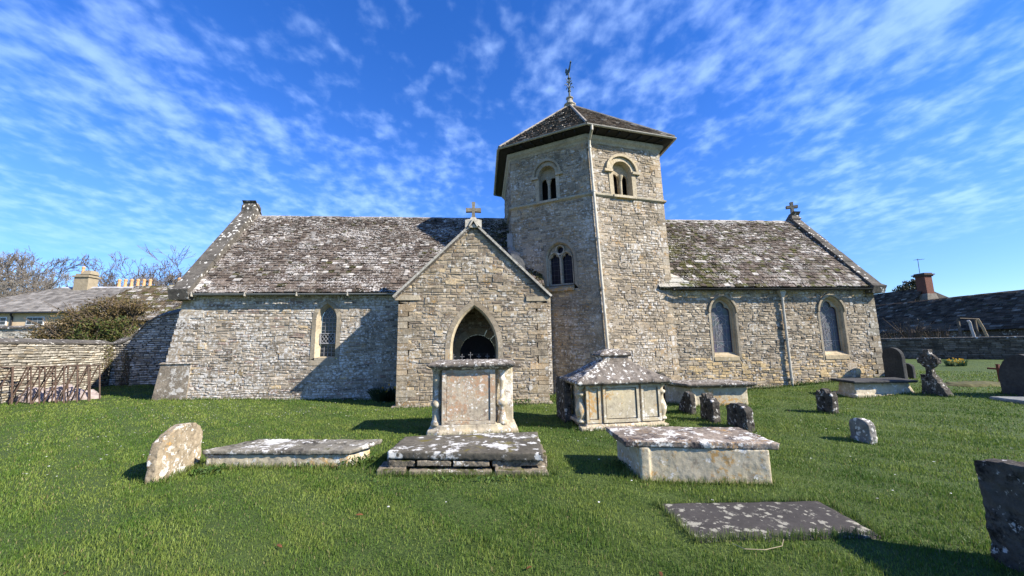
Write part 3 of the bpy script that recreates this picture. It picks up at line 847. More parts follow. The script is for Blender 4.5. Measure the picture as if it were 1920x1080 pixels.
# --- gutters and downpipes
def half_pipe(m, a, b, r, col=(1, 1, 1), n=7):
    a, b = Vector(a), Vector(b); d = (b - a).normalized(); side = Vector((d.y, -d.x, 0)).normalized()
    rows = []
    for p in (a, b):
        ro = [p + side * (r * cos(t)) - Vector((0, 0, r * sin(t))) for t in [pi * i / n for i in range(n + 1)]]
        ri = [p + side * (r * .86 * cos(t)) - Vector((0, 0, r * .86 * sin(t))) for t in [pi * i / n for i in range(n + 1)]][::-1]
        rows.append(ro + ri)
    m.loft(rows, col)
m = MB(); half_pipe(m, (-9.85, EY - .06, 3.49), (-2.55, EY - .06, 3.47), .06)
gut = m.build('gutter', M_LEAD, church)
m = MB()
for x in np.arange(-9.3, -2.6, 1.62): m = MB(); m.box(x - .018, x + .018, EY - .135, EY + .1, 3.395, 3.46); m.box(x - .014, x + .014, EY - .13, EY - .115, 3.40, 3.52); m.build('bracket', M_CREAMPIPE, gut)
m = MB(); half_pipe(m, (6.82, EY - .06, 3.59), (14.5, EY - .06, 3.57), .06)
gut = m.build('gutter', M_BLACKIRON, church)
m = MB()
px, py = 10.98, YN - .1
m.loft([[(px - .11, py - .08, 3.53), (px + .11, py - .08, 3.53), (px + .11, py + .08, 3.53), (px - .11, py + .08, 3.53)],
        [(px - .10, py - .075, 3.40), (px + .10, py - .075, 3.40), (px + .10, py + .07, 3.40), (px - .10, py + .07, 3.40)],
        [(px - .05, py - .05, 3.28), (px + .05, py - .05, 3.28), (px + .05, py + .04, 3.28), (px - .05, py + .04, 3.28)]])
m.tube([(px, py, 3.3), (px, py, .0)], .045, 10)
for z in (3.2, 1.75, .35): m.tube([(px, py, z - .035), (px, py, z + .035)], .058, 10); m.box(px - .09, px + .09, py + .03, py + .09, z - .012, z + .012)
m.build('downpipe', M_CREAMPIPE, church)

# ------------------------------------------------------------------ tower
TL, TF, TR = Vector((1.13, 14.31, 0)), Vector((4.09, 12.62, 0)), Vector((6.93, 13.32, 0))
TLt, TFt, TRt = Vector((1.15, 14.33, 0)), Vector((3.74, 12.70, 0)), Vector((6.78, 13.36, 0))
TR2, TL2, TB = Vector((6.85, 18.6, 0)), Vector((1.15, 18.4, 0)), Vector((4.0, 19.8, 0))
TH = 9.20
def face_map(A0, B0, A1, B1):
    d = (B0 - A0); W = d.length; d.normalize(); nrm = Vector((d.y, -d.x, 0))
    def M(u, v, n):
        t = v / TH; A = A0.lerp(A1, t); B = B0.lerp(B1, t)
        p = A + (B - A) * (u / W) + nrm * n
        return (p.x, p.y, v)
    return M, W
MTL, WL = face_map(TL, TF, TLt, TFt)
MTR, WR = face_map(TF, TR, TFt, TRt)
MTE, WE = face_map(TR, TR2, TRt, TR2)
MTW, WW = face_map(TL2, TL, TL2, TLt)
STR = 6.93
# openings in tower faces
tw_out = arch(2.02, .66, 3.62, 4.80, 5.46); tw_mid = arch(2.02, .545, 3.76, 4.77, 5.33)
cL, cR = 1.68, 1.29
bl_out = arch(cL, .52, STR + .03, 7.97, 8.49, 9); bl_in = arch(cL, .37, STR + .06, 7.97, 8.34, 9)
br_out = arch(cR, .52, STR + .03, 7.94, 8.46, 9); br_in = arch(cR, .37, STR + .06, 7.94, 8.31, 9)
m = MB(); back = MB()
def stage(M, W, holes, sideq=True):
    hp = holes
    lo = [(0, -.4), (W, -.4), (W, STR - .05), (0, STR - .05)]; hi = [(0, STR + .05), (W, STR + .05), (W, 9.0), (0, 9.0)]
    back.plate(M, [(0, -.4), (W, -.4), (W, TH), (0, TH)], hp, n0=-.4, n1=0, outer=False)
    masonry(m, M, [(.28, -.4), (W - .28, -.4), (W - .28, STR - .05), (.28, STR - .05)], hp, (.06, .125), (.09, .32), tower_col, rng)
    masonry(m, M, [(.28, STR + .05), (W - .28, STR + .05), (W - .28, 9.0), (.28, 9.0)], hp, (.06, .125), (.09, .32), tower_col, rng)
    for u, sg in ((0, 1), (W, -1)):
        quoins(m, M, u, sg, -.4, STR - .05, rng, tint((.36, .32, .255), .8, 1.15), w=(.29, .42), h=(.13, .28), n=.017)
        quoins(m, M, u, sg, STR + .05, 9.0, rng, tint((.38, .335, .265), .85, 1.12), w=(.29, .42), h=(.16, .32), n=.017)
stage(MTL, WL, [tw_out, bl_out]); stage(MTR, WR, [br_out])
for M_, W_ in ((MTE, WE), (MTW, WW)):
    back.plate(M_, [(0, -.4), (W_, -.4), (W_, TH), (0, TH)], n0=-.4, n1=0, outer=False)
    masonry(m, M_, [(0, 3), (W_, 3), (W_, 9.0), (0, 9.0)], [], (.1, .17), (.16, .45), tower_col, rng)
for A, B in ((TR2, TB), (TB, TL2)):
    Mq, Wq = face_map(A, B, A, B); back.plate(Mq, [(0, -.4), (Wq, -.4), (Wq, TH), (0, TH)], n0=-.4, n1=0, outer=False)
back.build('tower_wall_core', M_MORTAR, church)
m.build('tower_wall', M_TOWER, church)
# string course and cornice run round the faces
def hexring(z, off, t=None):
    t = z / TH if t is None else t
    P = [TL.lerp(TLt, t), TF.lerp(TFt, t), TR.lerp(TRt, t), TR2, TB, TL2]
    out = []
    for i in range(6):
        a, b, c = P[i - 1], P[i], P[(i + 1) % 6]
        d1 = (b - a).normalized(); d2 = (c - b).normalized()
        n1, n2 = Vector((d1.y, -d1.x, 0)), Vector((d2.y, -d2.x, 0)); bi = (n1 + n2); bi /= bi.length
        out.append(tuple(b + bi * (off / max(.3, bi.dot(n1))) + Vector((0, 0, z))))
    return out
def band(prof, mat, name, parent, col=(1, 1, 1)):
    m = MB(); rings = [hexring(z, o) for o, z in prof]
    k = len(m.v)
    for r in rings: m.v.extend(r)
    for i in range(len(rings) - 1):
        for j in range(6):
            m.f.append([k + i * 6 + j, k + i * 6 + (j + 1) % 6, k + (i + 1) * 6 + (j + 1) % 6, k + (i + 1) * 6 + j]); m.c.append(col)
    return m.build(name, mat, parent)
M_STRING = stone('string_course_stone', (.30, .27, .20), attr=False, white=.15, orange=.55, oscale=2.0, dark=.25, bump=.4)
band([(-.05, 6.83), (.03, 6.85), (.085, 6.90), (.085, 6.95), (.02, 7.0), (-.05, 7.01)], M_STRING, 'string_course', church)
M_CORN = stone('cornice_stone', (.33, .30, .23), attr=False, white=.1, dark=.25, bump=.35)
band([(-.05, 8.86), (.025, 8.88), (.05, 8.95), (.12, 9.02), (.14, 9.08), (.14, 9.14), (-.05, 9.16)], M_CORN, 'cornice', church)

# tower two-light window with oculus
m = MB(); M_ = MTL
voussoirs(m, M_, tw_mid, tw_out, -.05, .022, [0, 1, 4, 7, 11, 15, 18, 21, 22], rng, ash_grey)
inner = arch(2.02, .50, 3.80, 4.77, 5.28)
m.splay(M_, tw_mid, .018, inner, -.10, col=(.37, .345, .29))
def light(cx): return foiled(cx, 3.84, .195, [(cx - .08, 4.74, .115), (cx + .08, 4.74, .115), (cx, 4.87, .075), (cx, 4.70, .16)], 4.70, 28)
l1, l2, oc = light(1.775), light(2.265), circle(2.02, 5.08, .125)
m.plate(M_, inner, [l1, l2, oc], n0=-.26, n1=-.14, col=(.36, .335, .28))
# raised mouldings round lights and oculus
for ring_o, ring_i in ((circle(2.02, 5.08, .185), circle(2.02, 5.08, .14)),):
    m.plate(M_, ring_o, [ring_i], n0=-.14, n1=-.07, col=(.40, .37, .31))
for cx in (1.775, 2.265):
    a, b = arch(cx, .243, 3.84, 4.72, 5.02, 8), arch(cx, .215, 3.84, 4.72, 4.985, 8)
    m.plate(M_, a + b[::-1], n0=-.14, n1=-.075, col=(.40, .37, .31))
w = m.build('traceried_window', M_ASHLAR, church)
m = MB(); m.plate(M_, inner, n0=-.3, n1=-.255, back=True); m.build('pane', M_GLASS_DARK, w)
m = MB()
for lt, cx in ((l1, 1.775), (l2, 2.265)):
    for z in (4.0, 4.18, 4.36, 4.54, 4.68): lead_bar(m, M_, lt, (cx - .2, z), (cx + .2, z), .010, (-.254, -.245))
    for s in (-.085, 0.085): lead_bar(m, M_, lt, (cx + s, 3.86), (cx + s, 4.9), .009, (-.254, -.245))
m.build('lead_lattice', M_LEADLINE_DARK, w)
m = MB()
sil = [(1.36, 3.52), (2.55, 3.52), (2.55, 3.66), (1.36, 3.66)]
p = []
for (u, v) in ((1.36, 3.55), (2.52, 3.55)): p += [M_(u, v, .13), M_(u, v, -.1)]
q = []
for (u, v, w2) in ((1.36, 3.66, 3.80), (2.52, 3.66, 3.80)): q += [M_(u, v, .12), M_(u, w2, -.1)]
m.hexa([p[0], p[2], p[3], p[1], q[0], q[2], q[3], q[1]])
M_SILL = stone('lichened_sill', (.26, .22, .16), attr=False, white=.3, wscale=7, orange=.9, oscale=4, dark=.3, bump=.5)
m.build('sill', M_SILL, w)

# belfry openings: round arch, hood with turned ends, recessed twin lights and a shaft
def belfry(M_, c, zs, o, i_, warm):
    m = MB(); r = rng
    zb = STR + .06
    voussoirs(m, M_, i_, o, -.05, .03, [0, 1, 4, 7, 10, 13, 16, 19, 20], r, warm)
    hi = arch(c, .535, zs, zs, zs + .535, 9)[1:-1]; ho = arch(c, .625, zs, zs, zs + .625, 9)[1:-1]
    m.plate(M_, hi + ho[::-1], n0=0, n1=.105, col=warm(0, 0, r))
    for s in (1, -1):       # impost returns
        a, b = sorted((c + s * .39, c + s * .70))
        m.plate(M_, [(a, zs - .10), (b, zs - .10), (b, zs - .005), (a, zs - .005)], n0=-.03, n1=.10, col=warm(0, 0, r))
        a, b = sorted((c + s * .375, c + s * .53))
        m.plate(M_, [(a, zb), (b, zb), (b, zs - .104), (a, zs - .104)], n0=-.05, n1=.027, col=warm(0, 0, r))
    rec = arch(c, .365, zb, zs, zs + .365, 9)
    m.splay(M_, i_, .03, rec, -.27, col=warm(0, 0, r))
    lw = .155
    la = arch(c - .188, lw, zb, zs - .2, zs - .2 + lw, 6); lb = arch(c + .188, lw, zb, zs - .2, zs - .2 + lw, 6)
    m.plate(M_, rec, [la, lb], n0=-.29, n1=-.22, col=tuple(k * .92 for k in warm(0, 0, r)))
    w = m.build('belfry_opening', M_ASHLAR, church)
    m = MB(); cz = M_(c, zb, -.15)
    m.lathe([(.085, 0), (.085, .05), (.06, .08), (.052, .1), (.052, .62), (.065, .635), (.055, .655), (.07, .7), (.10, .79), (.105, .83)], cz, 14, warm(0, 0, r))
    m.build('shaft', M_ASHLAR, w)
    m = MB(); m.plate(M_, rec, n0=-.5, n1=-.45, back=True); m.build('louvre_void', M_VOID, w)
    m = MB()
    a, b = M_(c - .44, zb - .11, .12), M_(c + .44, zb - .11, .12); a2, b2 = M_(c - .44, zb - .11, -.2), M_(c + .44, zb - .11, -.2)
    t = [M_(c - .44, zb - .02, .115), M_(c + .44, zb - .02, .115), M_(c + .44, zb + .025, -.2), M_(c - .44, zb + .025, -.2)]
    m.hexa([a, b, b2, a2] + t, warm(0, 0, r)); m.build('sill', M_ASHLAR, w)
belfry(MTL, cL, 7.97, bl_out, bl_in, tint((.38, .345, .28), .92, 1.08, .03))
belfry(MTR, cR, 7.94, br_out, br_in, tint((.47, .42, .32), .92, 1.08, .03))

# tower roof
EZ, OV = 9.31, .46
E = [Vector(p) for p in hexring(EZ, OV, 1.0)]
AP = Vector((4.1, 16.15, 12.62))
m = MB(); m2 = MB()
soff = [Vector(p) for p in hexring(EZ - .07, OV - .03, 1.0)]; inn = [Vector(p) for p in hexring(9.17, .05, 1.0)]
fas = [Vector(p) for p in hexring(EZ + .01, OV - .03, 1.0)]
for i in range(6):
    j = (i + 1) % 6
    a, b = E[i], E[j]; d = (b - a); W_ = d.length; d.normalize()
    foot = (AP - a).dot(d); S = AP - (a + d * foot); H = S.length; S.normalize(); N = d.cross(S).normalized()
    if N.z < 0: N = -N
    Mq = (lambda u, v, n, a=a, d=d, S=S, N=N: tuple(a + d * u + S * v + N * n))
    m.plate(Mq, [(0, 0), (W_, 0), (foot, H)], n0=-.06, n1=-.012, col=(.06, .055, .05), outer=False)
    slates(m, Mq, [(0, 0), (W_, 0), (foot, H)], (.125, .085), (.11, .28), slate_col(.05), rng, lap=1.7)
    m2.add([soff[i], soff[j], inn[j], inn[i]], [(0, 1, 2, 3)]); m2.add([soff[i], soff[j], fas[j], fas[i]], [(0, 1, 2, 3)])
    # hip rolls
    mh = MB()
    pts = [a.lerp(AP, t) + Vector((0, 0, .05)) for t in [k / 12 for k in range(13)]]
    m.tube(pts, .06, 6, (.24, .22, .19))
m.build('tower_roof', M_SLATE_TOWER, church)
m2.build('soffit', M_DARKTIMBER, church)
for i in (0, 1, 5, 2):
    a, b = soff[i], soff[(i + 1) % 6]; d = b - a; n = int(d.length / .42)
    for k in range(1, n):
        if i not in (0, 1): break
        p = a + d * (k / n); q = inn[i] + (inn[(i + 1) % 6] - inn[i]) * (k / n)
        if k % 1 == 0:
            MB().bar(p + Vector((0, 0, -.03)) + (q - p) * .06, q + Vector((0, 0, .02)), .06, .09).build('rafter_foot', M_DARKTIMBER, church)
m = MB()
go = [Vector(p) for p in hexring(EZ - .02, OV + .04, 1.0)]
for i in range(6): half_pipe(m, go[i], go[(i + 1) % 6], .055)
m.build('gutter', M_GREYGUTTER, church)
# pipe down the front arris
m = MB()
def arris(z, off=.1): 
    p = Vector(hexring(z, 0)[1]); return p + Vector((.10, -.03, 0)).normalized() * .10 + Vector((0, -off * .55, 0))
gx = go[1].lerp(go[2], .055)
path = [gx + Vector((0, 0, -.04)), gx + Vector((0, 0, -.2)), gx.lerp(arris(9.1), .25) + Vector((0, 0, -.1)), arris(8.9, .2), arris(8.72), arris(8.4), arris(7), arris(5), arris(3), arris(1.2), arris(-.1)]
path[2].z = 9.06
m.tube(path, .048, 10)
for z in (8.65, 7.0, 5.3, 3.55, 1.5): m.tube([arris(z - .04), arris(z + .04)], .062, 10); m.bar(arris(z) + Vector((-.09, .06, 0)), arris(z) + Vector((.09, .06, 0)), .03)
m.build('downpipe', M_CREAMPIPE, church)
# weathering stones where the nave roof dies into the tower
m = MB()
prof = [(0, 0), (.50, 0), (.48, .25), (.42, .42), (.30, .55), (.10, .66), (0, .72)]
c0 = Vector((1.18, 14.0, 4.35))
def MWs(u, v, n): return (c0.x + u - .1, c0.y - n + u * -.45, c0.z + v)
m.plate(MWs, prof, n0=-.4, n1=.12)
M_WS = stone('pale_weathering_stone', (.36, .33, .26), attr=False, dark=.3, white=.15, moss=.3)
m.build('weathering_stone', M_WS, church)
m = MB()
pts = [(1.06, 14.22, 5.9), (1.07, 14.2, 5.35), (1.12, 14.14, 5.15), (1.25, 14.04, 5.05), (1.42, 13.93, 4.98)]
for a, b in zip(pts[:-1], pts[1:]): m.bar(a, b, .09, .2)
m.build('lead_flashing', M_LEAD, church)

# finial and weathervane
m = MB()
m.lathe([(.24, -.16), (.23, -.04), (.27, .0), (.28, .04), (.2, .09), (.16, .16), (.13, .26), (.11, .34)], (AP.x, AP.y, AP.z), 14)
m.lathe([(.14, .33), (.17, .36), (.17, .39), (.12, .42)], (AP.x, AP.y, AP.z), 14)
fin = m.build('finial', stone('finial_stone', (.36, .325, .26), attr=False, dark=.5, dscale=6, white=.2), church)
m = MB(); bx, by, bz = AP
m.tube([(bx, by, bz + .38), (bx, by, bz + .85)], .045, 8); m.tube([(bx, by, bz + .8), (bx, by, bz + 1.75)], .026, 8)
for z, r in ((.75, .075), (.86, .06), (1.2, .05), (1.40, .07)): m.lathe([(.0, -.045), (r, -.02), (r, .02), (.0, .045)], (bx, by, bz + z), 10)
for z0, Rr, hh in ((.90, .23, .17), (1.2, .16, .15)):
    for k in range(4):
        a = k * pi / 2 + .35; ca, sa = cos(a), sin(a)
        P = [(0.03, 0), (.35, .35), (.7, .75), (.95, .8), (1.05, .45)] if z0 < 1.0 else [(0.03, 0), (.4, .3), (.75, .6), (1, 1)]
        m.tube([(bx + ca * Rr * q, by + sa * Rr * q, bz + z0 + hh * w_) for q, w_ in P], .018, 5)
        if z0 > 1.0: m.tube([(bx + ca * Rr * q, by + sa * Rr * q, bz + z0 - .04 + hh * w_) for q, w_ in [(.03, 0), (.5, -.1), (.95, .05)]], .018, 5)
van = m.build('weathervane', M_VANE, church)
m = MB()
ang = radians(-83)        # the cock stands almost end-on
cock = [(-.42, .12), (-.30, .02), (-.12, -.06), (.1, -.06), (.24, .04), (.30, .2), (.36, .34), (.47, .36), (.42, .42), (.40, .52), (.30, .5), (.26, .38), (.14, .24), (-.02, .2), (-.16, .3), (-.26, .5), (-.36, .62), (-.48, .55), (-.52, .38), (-.44, .3), (-.38, .24)]
def MC(u, v, n): return (bx + u * .8 * cos(ang) - n * sin(ang), by + u * .8 * sin(ang) + n * cos(ang), bz + 1.72 + v * .68)
m.plate(MC, cock, n0=-.02, n1=.02, back=True)
m.build('cockerel', M_VANE, van)

# ------------------------------------------------------------------ porch
YP = 11.5
PX0, PX1, PA = -2.46, 1.95, 5.40
PC = (PX0 + PX1) / 2
def MP(u, v, n): return (u, YP - n, v)
pa_in = arch(-.235, .655, -.4, 1.62, 2.84); pa_ch = arch(-.235, .70, -.4, 1.62, 2.90); pa_out = arch(-.235, .85, -.4, 1.62, 3.05)
m = MB(); back = MB()
ppoly = [(PX0, -.4), (PX1, -.4), (PX1, 3.2), (PC + .06, PA), (PC - .06, PA), (PX0, 3.2)]
back.plate(MP, ppoly, [pa_out], n0=-.38, n1=0)
masonry(m, MP, [(PX0 + .3, -.4), (PX1 - .3, -.4), (PX1 - .3, 2.95), (PX1 - .02, 2.95), (PX1 - .02, 3.2), (PC + .06, PA), (PC - .06, PA), (PX0 + .02, 3.2), (PX0 + .02, 2.95), (PX0 + .3, 2.95)], [pa_out], (.06, .13), (.10, .36), porch_col, rng, relief=(.0, .018))
for u, sg in ((PX0, 1), (PX1, -1)):
    quoins(m, MP, u, sg, -.4, 2.94, rng, tint((.39, .34, .26), .75, 1.2), w=(.31, .55), h=(.09, .25), n=.02)
# side walls
for X, sg in ((PX0, -1), (PX1, 1)):
    Ms = (lambda u, v, n, X=X, sg=sg: (X + sg * n, u, v))
    sp = [(YP, -.4), (YN + 1.2, -.4), (YN + 1.2, 3.15), (YP, 3.15)]
    back.plate(Ms, sp, n0=-.34, n1=0); masonry(m, Ms, sp, [], (.09, .16), (.15, .42), porch_col, rng)
back.box(PX0 - .1, PX1 + .1, YP - .07, YP + .3, -.4, .03)
back.build('porch_wall_core', M_MORTAR, church)
pw = m.build('porch_wall', M_RUBBLE, church)
m = MB()
voussoirs(m, MP, pa_ch, pa_out, -.05, .02, [0, 1, 4, 7, 11, 15, 18, 21, 22], rng, tint((.36, .315, .245), .78, 1.2, .05))
m.splay(MP, pa_ch[0:], .018, pa_in, -.06, col=(.46, .41, .31), closed=False)
m.splay(MP, pa_in, -.06, pa_in, -.36, col=(.45, .41, .32), closed=False)
m.build('porch_arch', M_ASHLAR, church)
# kneelers
m = MB()
for s, X in ((-1, PX0), (1, PX1)):
    a, b = sorted((X + s * .10, X - s * .62)); 
    z0 = 3.05 if s < 0 else 3.0
    q = [(a, z0), (b, z0), (b, z0 + .14), (a, z0 + .14)]
    m = MB(); m.plate(MP, q, n0=-.1, n1=.045, col=ash(0, 0, rng)); m.build('kneeler', M_ASHLAR, church)
# porch roof
sl_ = Vector((PC - (PX0 - .14), 0, PA + .03 - 3.14)); WS = sl_.length; sl_.normalize()
m = MB()
for s in (1, -1):
    e = Vector((PC - s * (PC - (PX0 - .14)), 0, 3.14)); d = Vector((s * sl_.x, 0, sl_.z)); N = Vector((-s * sl_.z, 0, sl_.x))
    Mq = (lambda u, v, n, e=e, d=d, N=N: tuple(e + d * v + N * n + Vector((0, u, 0))))
    y1 = YN + 1.6 if s > 0 else 13.75
    m.plate(Mq, [(YP - .06, 0), (y1, 0), (y1, WS), (YP - .06, WS)], n0=-.09, n1=-.012, col=(.08, .07, .06))
    slates(m, Mq, [(YP + .12, 0), (y1, 0), (y1, WS), (YP + .12, WS)], (.18, .12), (.16, .38), slate_col(.08, lambda u, v: .3), rng)
    # verge slabs along the gable edge
    k = 6
    for i in range(k):
        v0, v1 = WS * i / k, WS * (i + 1) / k - .008
        P = [Mq(YP - .11, v0, -.03), Mq(YP + .2, v0, -.03), Mq(YP + .2, v1, -.03), Mq(YP - .11, v1, -.03), Mq(YP - .11, v0, .035), Mq(YP + .2, v0, .035), Mq(YP + .2, v1, .035), Mq(YP - .11, v1, .035)]
        m.hexa(P, (.36, .34, .29))
m.build('porch_roof', M_SLATE_MOSSY, church)
m = MB()
m.loft([[(PC - .25, YP - .11, 5.26), (PC + .25, YP - .11, 5.26), (PC + .25, YP + .3, 5.26), (PC - .25, YP + .3, 5.26)],
        [(PC - .25, YP - .11, 5.50), (PC + .25, YP - .11, 5.50), (PC + .25, YP + .3, 5.50), (PC - .25, YP + .3, 5.50)],
        [(PC - .10, YP - .1, 5.53), (PC + .10, YP - .1, 5.53), (PC + .10, YP + .2, 5.53), (PC - .10, YP + .2, 5.53)],
        [(PC - .07, YP - .08, 5.60), (PC + .07, YP - .08, 5.60), (PC + .07, YP + .12, 5.60), (PC - .07, YP + .12, 5.60)]])
# small gablet on its face
def MG(u, v, n): return (PC + u, YP - .11 - n, 5.26 + v)
m.plate(MG, [(-.15, .02), (-.11, .02), (0, .2), (.11, .02), (.15, .02), (.02, .27), (-.02, .27)], n0=-.02, n1=.05)
M_SADDLE = stone('pale_lichened_saddle', (.46, .43, .36), attr=False, white=.3, dark=.25, dscale=7, bump=.5)
m.build('saddle_stone', M_SADDLE, church)
cross('porch_cross', (PC, YP + .02, 5.56), .54, .47, .13, .105, M_CROSS, ang=0, head=.53, flare=1.15)
# inner doorway seen through the porch arch
m = MB()
voussoirs(m, MN, door_in, door_out, -.3, .03, [0, 1, 3, 6, 9, 12, 13, 16, 19, 22, 24, 25, 26], rng, tint((.42, .38, .29), .9, 1.1))
m.build('door_arch', M_ASHLAR, church)
m = MB(); m.plate(MN, door_in, n0=-.34, n1=-.26, back=True, col=(1, 1, 1))
for k in range(7): x = -.16 - .6 + 1.2 * k / 7; m.box(x - .004, x + .004, YN + .245, YN + .27, -.05, 1.9)
dr = m.build('door', M_DARKTIMBER, church)
for z in (.5, 1.4): MB().box(-.7, .25, YN + .235, YN + .262, z - .03, z + .03).build('strap_hinge', M_BLACKIRON, dr)
m = MB(); m.box(PX0 + .3, PX1 - .3, YP + .34, YN - .03, -.3, .02); m.build('porch_floor', M_MORTAR, church)
# iron gate in the porch arch with little cross finials
m = MB(); gy = 11.82
for k in range(11):
    x = -.86 + k * .126; tall = 1.32 if k % 2 == 0 else 1.2
    if k == 4: tall = 1.37
    m.tube([(x, gy, .05), (x, gy, tall)], .009, 6)
    if k % 2 == 0:
        m.bar((x - .055, gy, tall + .05), (x + .055, gy, tall + .05), .018); m.bar((x, gy, tall - .01), (x, gy, tall + .12), .018)
        for dx, dz in ((-.055, .05), (.055, .05), (0, .115)): m.lathe([(0, -.018), (.017, 0), (0, .018)], (x + dx, gy, tall + dz), 6)
for z in (.15, .65, 1.12): m.bar((-.88, gy, z), (.42, gy, z), .03, .02)
m.build('porch_gate', plain('grey_painted_iron', (.14, .14, .145), .5), church)

# ================================================================== GROUND
def axis_pts(lo, hi, fine_lo, fine_hi, step, grow=1.35):
    a = list(np.arange(fine_lo, fine_hi + 1e-6, step)); s = step; x = fine_hi
    while x < hi: s *= grow; x += s; a.append(min(x, hi))
    s = step; x = fine_lo; pre = []
    while x > lo: s *= grow; x -= s; pre.append(max(x, lo))
    return pre[::-1] + a
def gz(x, y):
    p = Vector((x, y, 0))
    return g(x, y) + .022 * mnoise.noise(p * .7) + .012 * mnoise.noise(p * 2.1) - .012
def make_ground():
    xs, ys = axis_pts(-600, 600, -20, 36, .3), axis_pts(-120, 800, -2, 30, .3)
    v = [(x, y, gz(x, y)) for y in ys for x in xs]
    nx = len(xs)
    f = [(j * nx + i, j * nx + i + 1, (j + 1) * nx + i + 1, (j + 1) * nx + i) for j in range(len(ys) - 1) for i in range(nx - 1)]
    me = bpy.data.meshes.new('ground'); me.from_pydata(v, [], f); me.polygons.foreach_set('use_smooth', [True] * len(f))
    m, nt, b = new_mat('turf')
    tc = nn(nt, 'ShaderNodeTexCoord')
    n1 = nn(nt, 'ShaderNodeTexNoise', inp={'Scale': .9, 'Detail': 5.0}); n2 = nn(nt, 'ShaderNodeTexNoise', inp={'Scale': 28.0, 'Detail': 6.0, 'Roughness': .7})
    for n in (n1, n2): L(nt, tc.outputs['Object'], n.inputs['Vector'])
    c = mixc(nt, mrange(nt, n1.outputs[0], .35, .65), (.04, .072, .013), (.07, .105, .020))
    c = mixc(nt, mrange(nt, n2.outputs[0], .38, .68), mixc(nt, .55, c, (.02, .035, .008)), mixc(nt, .35, c, (.12, .17, .035)))
    L(nt, c, b.inputs['Base Color'])
    bp = nn(nt, 'ShaderNodeBump', inp={'Strength': .9, 'Distance': .03}); L(nt, n2.outputs[0], bp.inputs['Height']); L(nt, bp.outputs[0], b.inputs['Normal'])
    struct(link('ground', me, m))
make_ground()

# ================================================================== TOMBS AND HEADSTONES
M_TOMB = stone('tomb_limestone', (.36, .31, .225), attr=False, var=.2, white=.52, wscale=8.0, wcol=(.64, .62, .57), spots=.2, sscale=18, dark=.5, dscale=6, dcol=(.19, .15, .11), orange=.4, ocol=(.42, .27, .15), pale=.6, bump=.35)
M_TOMBTOP = stone('lichened_tomb_top', (.15, .13, .108), attr=False, white=.50, wscale=11, spots=.4, sscale=13, dark=.5, dscale=7, dcol=(.035, .03, .026), bump=.6)
M_LEDGER = stone('ledger_slab_stone', (.10, .09, .07), attr=False, white=.50, wscale=2.6, wcol=(.6, .59, .55), spots=.3, sscale=7, dark=.2, moss=.35, mcol=(.13, .11, .03), bump=.4)
M_OLDSTONE = stone('lichen_headstone', (.27, .22, .15), attr=False, white=.52, wscale=10, spots=.3, sscale=16, dark=.5, dscale=7, dcol=(.09, .075, .055), orange=.4, bump=.8)
M_DARKSTONE = stone('blackened_headstone', (.08, .072, .06), attr=False, white=.44, wscale=9, wcol=(.5, .48, .44), spots=.2, sscale=14, dark=.55, dscale=5, dcol=(.012, .011, .010), moss=.3, bump=.9)
M_SMOOTHSTONE = stone('dark_grey_headstone', (.06, .06, .058), attr=False, white=.1, wscale=6, dark=.3, bump=.4)
M_FLAG = stone('dark_ledger_flag', (.056, .051, .047), attr=False, var=.16, spots=.62, sscale=14, wcol=(.30, .285, .23), dark=.1, white=.40, wscale=7, bump=.3)
M_ROUGH = stone('rough_plinth_stone', (.20, .17, .125), attr=False, white=.42, wscale=10, dark=.5, dscale=6, moss=.5, bump=.9)
M_CREAM = stone('cream_tomb_panel', (.41, .36, .26), attr=False, var=.18, white=.48, wscale=9, dark=.46, dscale=7, dcol=(.24, .20, .145), orange=.5, oscale=1.6, pale=.7, bump=.4)

def xf(cx, cy, cz, a=0.0):
    ca, sa = cos(a), sin(a)
    return lambda x, y, z: (cx + x * ca - y * sa, cy + x * sa + y * ca, cz + z)
BALUSTER = [(.10, 0), (.10, .04), (.07, .07), (.075, .10), (.105, .20), (.115, .28), (.095, .38), (.06, .50), (.055, .56), (.06, .6), (.105, .64), (.105, .68), (.055, .71), (.06, .76), (.085, .80), (.10, .83), (.10, .88)]
def baluster(name, c, H, parent, mat, sc=1.0, prof=BALUSTER):
    m = MB(); k = H / prof[-1][1]
    m.lathe([(r * sc, z * k) for r, z in prof], c, 18)
    return m.build(name, mat, parent, smooth=True)

# --- tall pedestal tomb in front of the porch
t = thing('pedestal_tomb', 'tall square limestone pedestal tomb with corner balusters, standing in front of the porch arch', 'tomb', (-.2, 8.2, 0), 'chest tombs in the churchyard')
X = xf(-.18, 7.75, 0)
m = MB()
m.box(-.60, .43, 0, .9, .1, 1.27, M=X)                         # central block
m.box(-.81, .79, .20, .82, .1, 1.27, M=X)                       # recessed sides
m.loft([[X(*p) for p in q] for q in ([(-.70, -.09, -.1), (.66, -.09, -.1), (.88, 0, -.1), (.88, .95, -.1), (-.9, .95, -.1), (-.9, 0, -.1)],
        [(-.68, -.07, .08), (.64, -.07, .08), (.87, .01, .08), (.87, .93, .08), (-.89, .93, .08), (-.89, .01, .08)],
        [(-.64, -.04, .13), (.5, -.04, .13), (.83, .06, .13), (.83, .88, .13), (-.85, .88, .13), (-.85, .06, .13)],
        [(-.62, -.03, .2), (.46, -.03, .2), (.80, .12, .2), (.80, .84, .2), (-.82, .84, .2), (-.82, .12, .2)])])
body = erode(m.build('body', M_TOMB, t), .017, .005, 9, .01, seed=1)
m = MB()      # raised frame of the front panel
def MT(u, v, n): return X(u, -n, v)
m.plate(MT, [(-.60, .2), (.43, .2), (.43, 1.25), (-.60, 1.25)], [[(-.52, .26), (.33, .26), (.33, 1.17), (-.52, 1.17)]], n0=-.01, n1=.028)
